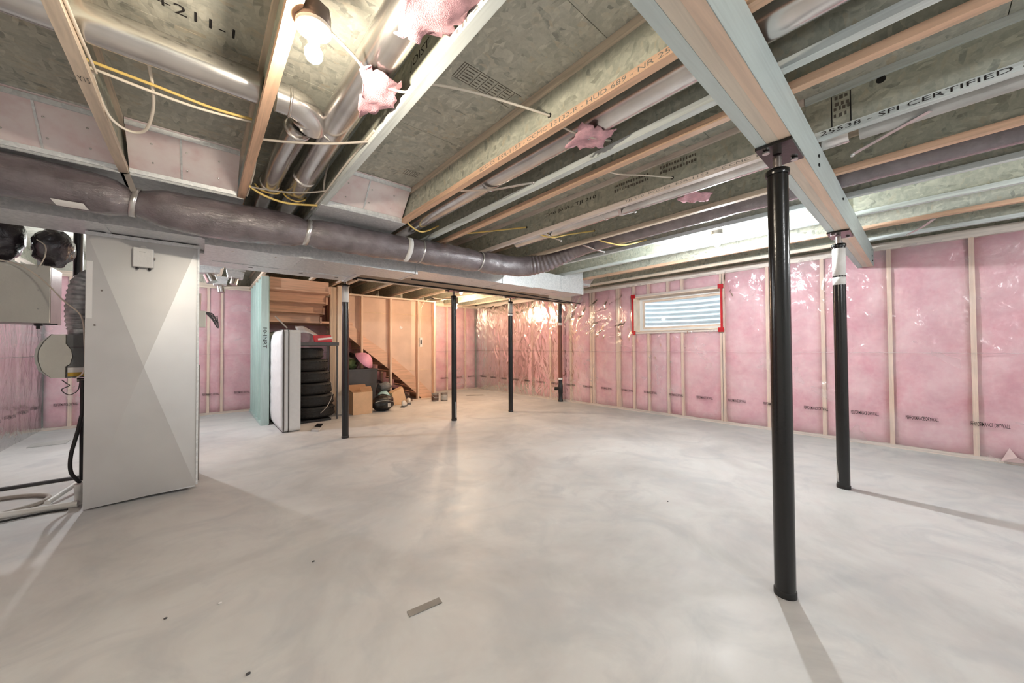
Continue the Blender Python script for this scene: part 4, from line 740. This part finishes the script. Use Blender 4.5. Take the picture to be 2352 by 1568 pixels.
# ------------------------------------------------------------------ stored things
mt = root('mattress', 'white quilted mattress standing on edge beside the green studs', 'mattress', (1.18, 7.8, 0))
def rslab(bm, x0, x1, ya, yb, za, zb, rad, n=6):
    pts = []
    for cy, cz, a0 in ((yb-rad, zb-rad, 0), (ya+rad*.6, zb-rad*.6, 90), (ya+rad*.6, za+rad*.6, 180), (yb-rad, za+rad, 270)):
        rr = rad if cy > (ya+yb)/2 else rad*.6
        for k in range(n+1): a = math.radians(a0+90*k/n); pts.append((cy+rr*math.cos(a), cz+rr*math.sin(a)))
    return prism(bm, pts, 'x', x0, x1)
b = bm_(); rslab(b, 1.055, 1.305, 7.0, 8.72, .005, 1.72, .12); bd_ = obj('border', b, 'mat_side', mt)
b = bm_(); n1, n2 = 26, 26; g = []
for i in range(n1+1):
    rw = []
    for k in range(n2+1):
        y = 7.03+1.66*i/n1; z = .04+1.65*k/n2; e = min(min(i, n1-i)/2.5, min(k, n2-k)/2.5, 1); dm = 1.0
        fy, fz_ = (y-7.03)/.24 % 1-.5, (z-.04)/.24 % 1-.5; dm = 1-.75*math.exp(-(fy*fy+fz_*fz_)/.03); rw.append(b.verts.new((1.052-.045*math.sqrt(e)*dm, y, z)))
    g.append(rw)
for i in range(n1):
    for k in range(n2): b.faces.new((g[i][k], g[i+1][k], g[i+1][k+1], g[i][k+1])).smooth = True
qt_ = o = obj('quilted_top', b, 'mattress', mt); o.modifiers.new('s', 'SOLIDIFY').thickness = .01
for i in range(3):
    for k in range(6): obj('tuft_button', lathe(bm_(), [(.014, 0), (.010, .006)], (1.036, 7.15+.24*2*i, .16+.24*k*1.15), 8, (-1, 0, 0)), 'lightgrey', qt_)
for x in (1.058, 1.13):
    loop = []
    for cy, cz, a0, rr in ((8.60, 1.60, 0, .12), (7.072, 1.648, 90, .072), (7.072, .077, 180, .072), (8.60, .125, 270, .12)):
        for k in range(6): a = math.radians(a0+18*k); loop.append((x, cy+(rr+.004)*math.cos(a), cz+(rr+.004)*math.sin(a)))
    obj('piping', tube(bm_(), loop+[loop[0]], .009, 6), 'piping', bd_)
# tyres
TR = [(1.715, 8.05, .390), (1.705, 8.05, .380), (1.69, 8.05, .365), (1.67, 8.05, .345), (1.655, 8.05, .330), (1.61, 8.05, .285)]
names = ['bottom black tyre of the stack beside the mattress', 'second black tyre from the bottom of the stack', 'third black tyre from the bottom of the stack', 'third black tyre from the top of the stack', 'second black tyre from the top of the stack', 'topmost smaller black tyre of the stack under the table']
zc = .05
for i, (x, y, R) in enumerate(TR):
    hh = .229
    prof = [(R*.62, .02), (R*.80, .004), (R*.93, .012), (R*.985, .045)]
    for k in range(5): z = .06+.022*k; prof += [(R, z), (R, z+.016), (R*.975, z+.017), (R*.975, z+.021)]
    prof += [(R*.985, hh-.045), (R*.93, hh-.012), (R*.80, hh-.004), (R*.62, hh-.02), (R*.58, hh/2), (R*.62, .02)]
    r = root('tyre', names[i], 'tyre', (x, y, zc), 'stacked tyres'); b = bm_(); rings = []; n = 40
    for rr, z in prof[:-1]: rings.append([b.verts.new((x+rr*math.cos(2*math.pi*k/n), y+rr*math.sin(2*math.pi*k/n), zc+z)) for k in range(n)])
    for j in range(len(rings)):
        A_, B_ = rings[j], rings[(j+1) % len(rings)]
        for k in range(n): b.faces.new((A_[k], A_[(k+1) % n], B_[(k+1) % n], B_[k])).smooth = (j < 3 or j > 22)
    rc_ = obj('rubber_carcass', b, 'rubber', r)
    b = bm_(); m_ = 36
    for k in range(m_):
        a = 2*math.pi*k/m_; ca, sa = math.cos(a), math.sin(a); q = Vector((x+R*.999*ca, y+R*.999*sa, zc+.045)); bar(b, q, q+Vector((-.03*sa, .03*ca, .02)), .010, .012, (ca, sa, 0))
        q = Vector((x+R*.999*ca, y+R*.999*sa, zc+hh-.045)); bar(b, q, q+Vector((-.03*sa, .03*ca, -.02)), .010, .012, (ca, sa, 0))
    o = obj('tread_blocks', b, 'rubber', rc_); o['kind'] = 'stuff'; zc += hh
b = bm_(); box(b, 1.325, 1.95, 7.64, 8.44, .004, .046); tag(obj('rubber_mat', b, 'black', None, (1.6, 8.0, 0)), 'black mat under the tyre stack', 'mat')
cable('loose grey cord hanging down in front of the tyres', [(1.99, 7.80, .73), (1.97, 7.66, .48), (1.87, 7.62, .28), (1.76, 7.63, .16)], .007, 'cable_grey', 6, 'loose cords by the stairs')
tb = root('folding_table', 'grey table top above the tyre stack', 'table', (1.7, 7.9, 0))
obj('table_top', box(bm_(), 1.335, 2.10, 7.66, 8.40, 1.458, 1.525), 'darkgrey', tb, bevel=.006); 
for x, y in ((1.36, 7.70), (1.36, 8.37), (2.075, 7.70), (2.075, 8.37)): obj('leg', box(bm_(), x-.012, x+.012, y-.012, y+.012, 0, 1.455), 'darkgrey', tb)
b = bm_(); n, mm = 14, 10; g = []
for i in range(n+1):
    rw = []
    for k in range(mm+1):
        u, v = i/n, k/mm; p = Vector((1.40+.52*u, 7.74+.34*v, 1.545+.31*math.sin(min(1, (1-u)*1.15)*math.pi/2)*(.55+.45*v)+.03*mnoise.noise(Vector((u*5, v*5, 2))))); rw.append(b.verts.new(p))
    g.append(rw)
for i in range(n):
    for k in range(mm): b.faces.new((g[i][k], g[i+1][k], g[i+1][k+1], g[i][k+1])).smooth = True
o = tag(obj('plastic_sheet', b, 'poly_sheet', None, (1.6, 7.9, 1.527)), 'crumpled translucent plastic sheet bundled on the grey table', 'plastic sheet'); o.modifiers.new('s', 'SOLIDIFY').thickness = .012
rp = root('packet', 'red and white packet lying on the grey table edge', 'packet', (1.74, 7.68, 1.526))
b = bm_(); hexa(b, [(1.66, 7.665, 1.530), (1.98, 7.665, 1.528), (1.98, 7.71, 1.528), (1.66, 7.71, 1.530), (1.64, 7.665, 1.655), (1.95, 7.665, 1.665), (1.95, 7.71, 1.665), (1.64, 7.71, 1.655)]); obj('wrapper', b, 'redpack', rp, bevel=.008); obj('white_stripe', bar(bm_(), (1.72, 7.662, 1.58), (1.98, 7.662, 1.61), .004, .035, (0, 0, 1)), 'paper', rp)
b = bm_(); tube(b, [(.955, 7.16, 1.955), (1.13, 7.16, 1.755)], .011, 8); tag(obj('metal_rod', b, 'cable_grey', None, (1.13, 7.16, 1.75)), 'thin metal rod leaning on top of the mattress', 'rod')
cb = root('cardboard_box', 'open cardboard box beside the labelled black post', 'box', (2.63, 8.0, 0))
x0, x1, y0, y1, zt = 2.43, 2.83, 7.86, 8.20, .47; w = .010
for nm, a in (('front_wall', (x0, x1, y0, y0+w, .0, zt)), ('rear_wall', (x0, x1, y1-w, y1, 0, zt)), ('side_wall', (x0, x0+w, y0+w, y1-w, 0, zt)), ('side_wall', (x1-w, x1, y0+w, y1-w, 0, zt)), ('bottom', (x0+w, x1-w, y0+w, y1-w, .002, .012))): obj(nm, box(bm_(), *a), 'card', cb)
obj('flap', hexa(bm_(), [(x0, y1-w, zt), (x1, y1-w, zt), (x1, y1, zt), (x0, y1, zt), (x0+.02, y1+.06, zt+.13), (x1-.02, y1+.06, zt+.13), (x1-.02, y1+.07, zt+.13), (x0+.02, y1+.07, zt+.13)]), 'card_in', cb)
obj('flap', hexa(bm_(), [(x0, y0, zt), (x0, y1, zt), (x0+w, y1, zt), (x0+w, y0, zt), (x0-.10, y0, zt+.08), (x0-.10, y1, zt+.08), (x0-.09, y1, zt+.09), (x0-.09, y0, zt+.09)]), 'card_in', cb)
obj('flap', hexa(bm_(), [(x0+.16, y0, zt), (x1, y0, zt), (x1, y0+w, zt), (x0+.16, y0+w, zt), (x0+.17, y0+.10, zt+.095), (x1, y0+.10, zt+.105), (x1, y0+.11, zt+.105), (x0+.17, y0+.11, zt+.095)]), 'card_in', cb)
bn = root('storage_bin', 'dark grey storage bin under the stairs behind the cardboard box', 'bin', (2.8, 8.6, 0))
b = bm_(); hexa(b, [(2.45, 8.46, .012), (3.10, 8.46, .012), (3.10, 8.80, .012), (2.45, 8.80, .012), (2.40, 8.44, .90), (3.16, 8.44, .90), (3.16, 8.82, .90), (2.40, 8.82, .90)]); obj('tub', b, 'darkgrey', bn); obj('rim', ring(bm_(), 8.42, 8.84, 2.38, 3.18, .03, .88, .92) if False else box(bm_(), 2.385, 3.175, 8.425, 8.835, .901, .925), 'darkgrey', bn)
b = bm_(); lathe(b, [(.245, -.03), (.25, -.02), (.19, .05), (.12, .12), (.05, .15)], (2.92, 8.62, 1.13), 24, (.55, -.5, .7)); tag(obj('toy_bucket', b, 'pinkplastic', None, (2.92, 8.62, .93)), 'pink plastic tub tipped on top of the dark bin', 'tub')
b = bm_(); blob(b, (2.62, 8.66, 1.04), (.13, .10, .11), 3, .5, 3, 4); tag(obj('cloth_bundle', b, 'greenfab', None, (2.64, 8.66, .93)), 'olive green bundle behind the post on the dark bin', 'bundle')
b = bm_(); blob(b, (3.42, 8.70, .47), (.17, .12, .10), 3, .4, 3, 11); tag(obj('cloth_bundle', b, 'grey', None, (3.42, 8.7, .37)), 'grey rolled bundle leaning under the stringer', 'bundle')
b = bm_(); blob(b, (3.38, 8.66, .185), (.17, .14, .185), 3, .15, 2.5, 6); tag(obj('tote_bag', b, 'teal', None, (3.38, 8.66, 0)), 'pale teal bag on the floor under the stairs', 'bag')
b = bm_(); hexa(b, [(3.58, 8.52, .004), (3.95, 8.55, .004), (3.95, 8.78, .004), (3.58, 8.78, .004), (3.56, 8.56, .30), (3.86, 8.62, .42), (3.86, 8.80, .42), (3.56, 8.80, .30)]); tag(obj('carton', b, 'card', None, (3.75, 8.65, 0)), 'tilted brown carton beside the second partition stud', 'box')
bg_ = root('sports_bag', 'black glossy gear bag on the floor right of the open box', 'bag', (3.1, 7.95, 0))
b = bm_(); blob(b, (3.10, 7.98, .175), (.25, .19, .178), 4, .14, 2.2, 5); bb_ = obj('bag_body', b, 'black', bg_)
obj('trim_piping', tube(bm_(), cr([(2.90, 7.86, .22), (3.0, 7.79, .25), (3.15, 7.78, .24), (3.30, 7.88, .20)]), .008, 6), 'lightgrey', bg_); obj('badge', box(bm_(), 3.14, 3.21, 7.785, 7.80, .10, .19), 'lightgrey', bb_); obj('carry_strap', tube(bm_(), cr([(2.95, 7.95, .33), (3.05, 7.9, .38), (3.18, 7.92, .35)]), .012, 6), 'black_cloth', bg_)
def shoe(label, x, y, rz):
    r = root('shoe', label, 'shoe', (x, y, 0), 'white shoes by the stairs'); c_, s_ = math.cos(rz), math.sin(rz)
    def T(p): return (x+p[0]*c_-p[1]*s_, y+p[0]*s_+p[1]*c_, p[2])
    b = bm_(); blob(b, (0, 0, 0), (.16, .055, .05), 3, .05, 2, 1)
    for v in b.verts: v.co = Vector(T((v.co.x, v.co.y, max(.022, v.co.z+.06+(.05 if v.co.x < -.03 else 0)*(1 if v.co.z > 0 else 0)))))
    obj('upper', b, 'shoe', r); b = bm_(); prism(b, [T((px, py, 0))[:2] for px, py in ((-.16, -.05), (.10, -.058), (.165, 0), (.10, .058), (-.16, .05))], 'z', .001, .022); obj('sole', b, 'grey', r)
shoe('white shoe nearer the black gear bag', 3.72, 8.22, .9); shoe('white shoe leaning farther toward the stringer foot', 3.98, 8.55, 1.2)
for i, (x, y, lab) in enumerate(((4.70, 8.50, 'left paint can at the partition end'), (4.915, 8.40, 'right paint can at the partition end'))):
    r = root('paint_can', lab, 'paint can', (x, y, 0), 'paint cans'); tn_ = obj('tin', lathe(bm_(), [(.088, .0), (.092, .006), (.092, .19), (.095, .195), (.095, .205), (.08, .207), (.078, .198)], (x, y, 0), 22), 'can', r); obj('label_band', lathe(bm_(), [(.0925, .03), (.0932, .032), (.0932, .16), (.0925, .162)], (x, y, 0), 22), 'canlabel' if i == 0 else 'lightgrey', tn_)
    obj('bail_handle', tube(bm_(), cr([(x-.095, y, .17), (x-.06, y-.09, .10), (x+.06, y-.09, .10), (x+.095, y, .17)]), .004, 6), 'zinc', r)
ph = root('cord_adapter', 'small black and white device lying on the floor before the tyres', 'device', (1.58, 7.0, 0)); b = bm_(); hexa(b, [(1.44, 6.86, .002), (1.52, 6.72, .002), (1.72, 7.22, .002), (1.63, 7.32, .002), (1.44, 6.86, .03), (1.52, 6.72, .03), (1.72, 7.22, .03), (1.63, 7.32, .03)]); obj('casing', b, 'lightgrey', ph); b = bm_(); hexa(b, [(1.53, 7.04, .031), (1.60, 6.93, .031), (1.71, 7.21, .031), (1.63, 7.30, .031), (1.53, 7.04, .036), (1.60, 6.93, .036), (1.71, 7.21, .036), (1.63, 7.30, .036)]); obj('dark_top', b, 'black', ph)
# ------------------------------------------------------------------ standpipe by the pink wall
vp = root('sump_pipe', 'upright black pipe with brown corrugated sleeve against the pink wall', 'pipe', (7.03, 6.17, 0)); X, Y = 7.03, 6.17
obj('lower_pipe', lathe(bm_(), [(.062, 0), (.062, .05), (.054, .06), (.054, .20), (.060, .22), (.060, .42), (.052, .44), (.052, .56)], (X, Y, 0), 20), 'black', vp)
obj('cleanout', tube(bm_(), [(X, Y, .33), (X-.06, Y+.10, .33), (X-.075, Y+.13, .33)], .045, 16), 'black', vp)
obj('corrugated_sleeve', lathe(bm_(), [(.050+.006*(k % 2), .58+.0142*k) for k in range(98)], (X, Y, 0), 18), 'brown_mesh', vp)
obj('upper_pipe', lathe(bm_(), [(.044, 2.03), (.048, 2.1), (.044, 2.2), (.050, 2.3), (.046, 2.55)], (X, Y, 0), 18), 'black', vp)
for z in (.565, 1.98): obj('clamp', lathe(bm_(), [(.054, z), (.058, z+.004), (.058, z+.04), (.054, z+.044)], (X, Y, 0), 18), 'paper', vp)
obj('wire_hook', tube(bm_(), cr([(X, Y-.05, .70), (X-.01, Y-.14, .68), (X-.01, Y-.17, .74)]), .008, 6), 'brown_mesh', vp)
for i in range(4): cable(['white cable beside the standpipe reaching lowest', 'second white cable beside the standpipe', 'third white cable beside the standpipe', 'short white cable beside the standpipe'][i], [(7.02, 5.95-.05*i, 2.50), (7.06, 5.90-.04*i, 2.35), (7.08, 5.98-.03*i, 2.18), (7.06, 6.05-.06*i, 2.02+.04*i)], .009, 'cable_white', 6, 'cables at the standpipe')
# ------------------------------------------------------------------ things on the floor
b = bm_(); hexa(b, [(.84, 1.825, .001), (1.02, 1.806, .001), (1.012, 1.757, .001), (.832, 1.778, .001), (.84, 1.825, .004), (1.02, 1.806, .004), (1.012, 1.757, .006), (.832, 1.778, .004)]); tag(obj('tape_strip', b, 'ducttape', None, (.93, 1.79, 0)), 'strip of grey tape stuck on the concrete in the foreground', 'tape')
b = bm_(); prism(b, [(5.85, 8.75), (6.1, 8.60), (6.3, 8.45), (6.35, 8.62), (6.05, 8.85)], 'z', .001, .008); tag(obj('floor_hatch', b, 'ducttape', None, (6.1, 8.65, 0)), 'flat grey floor cover in the far warm corner', 'cover')
for i, (x, y, s_, lab) in enumerate(((3.194, 1.537, .007, 'tiny dark crumb in the middle of the floor right of the centre'), (.573, 2.656, .008, 'tiny dark crumb on the floor left of the centre'), (.093, 2.568, .009, 'tiny white chip on the floor at the lower left'), (-.125, 2.613, .008, 'tiny dark crumb at the far lower left of the floor'), (.166, 1.932, .010, 'dark crumb at the bottom edge of the picture'))):
    b = bm_(); blob(b, (x, y, s_*.5), (s_, s_*.7, s_*.5), 2, .3, 3, i); tag(obj('debris_chip', b, 'paper' if i == 2 else 'darkgrey', None, (x, y, 0)), lab, 'debris', 'bits of debris on the floor')
M['flap'] = plain('pale_pink_poly', (236, 208, 208), .35, 0, .06, 12, .7)
b = bm_(); hexa(b, [(XR-.035, -.80, .04), (XR-.035, -.58, .03), (XR-.030, -.58, .03), (XR-.030, -.80, .04), (XR-.075, -.69, .10), (XR-.060, -.64, .20), (XR-.045, -.64, .20), (XR-.06, -.69, .10)]); tag(obj('film_flap', b, 'flap', None, (XR-.045, -.7, .04)), 'folded pale flap of plastic at the foot of the wall, far right', 'plastic flap')
for i, (x, y, z, r_, sx) in enumerate(((2.72, 9.40, .42, .38, 1.0), (3.42, 9.42, .31, .29, 1.05), (3.92, 9.45, .17, .16, 1.0), (2.80, 9.5, 1.06, .24, 1.2), (3.16, 9.12, .80, .13, 1.1))):  # black blobs added to stand in for the shade under the stairs
    b = bm_(); blob(b, (x, y, z), (r_*sx, r_*.85, r_*1.02), 3, .14, 2.4, i+20); tag(obj('refuse_sack', b, 'bag', None, (x, y, 0)), ['big black sack behind the dark bin under the stairs', 'black sack under the middle of the stringer', 'low black sack near the foot of the stringer', 'topmost black sack under the stairs', 'small black sack wedged behind the pink tub'][i], 'sack', 'black sacks under the stairs')
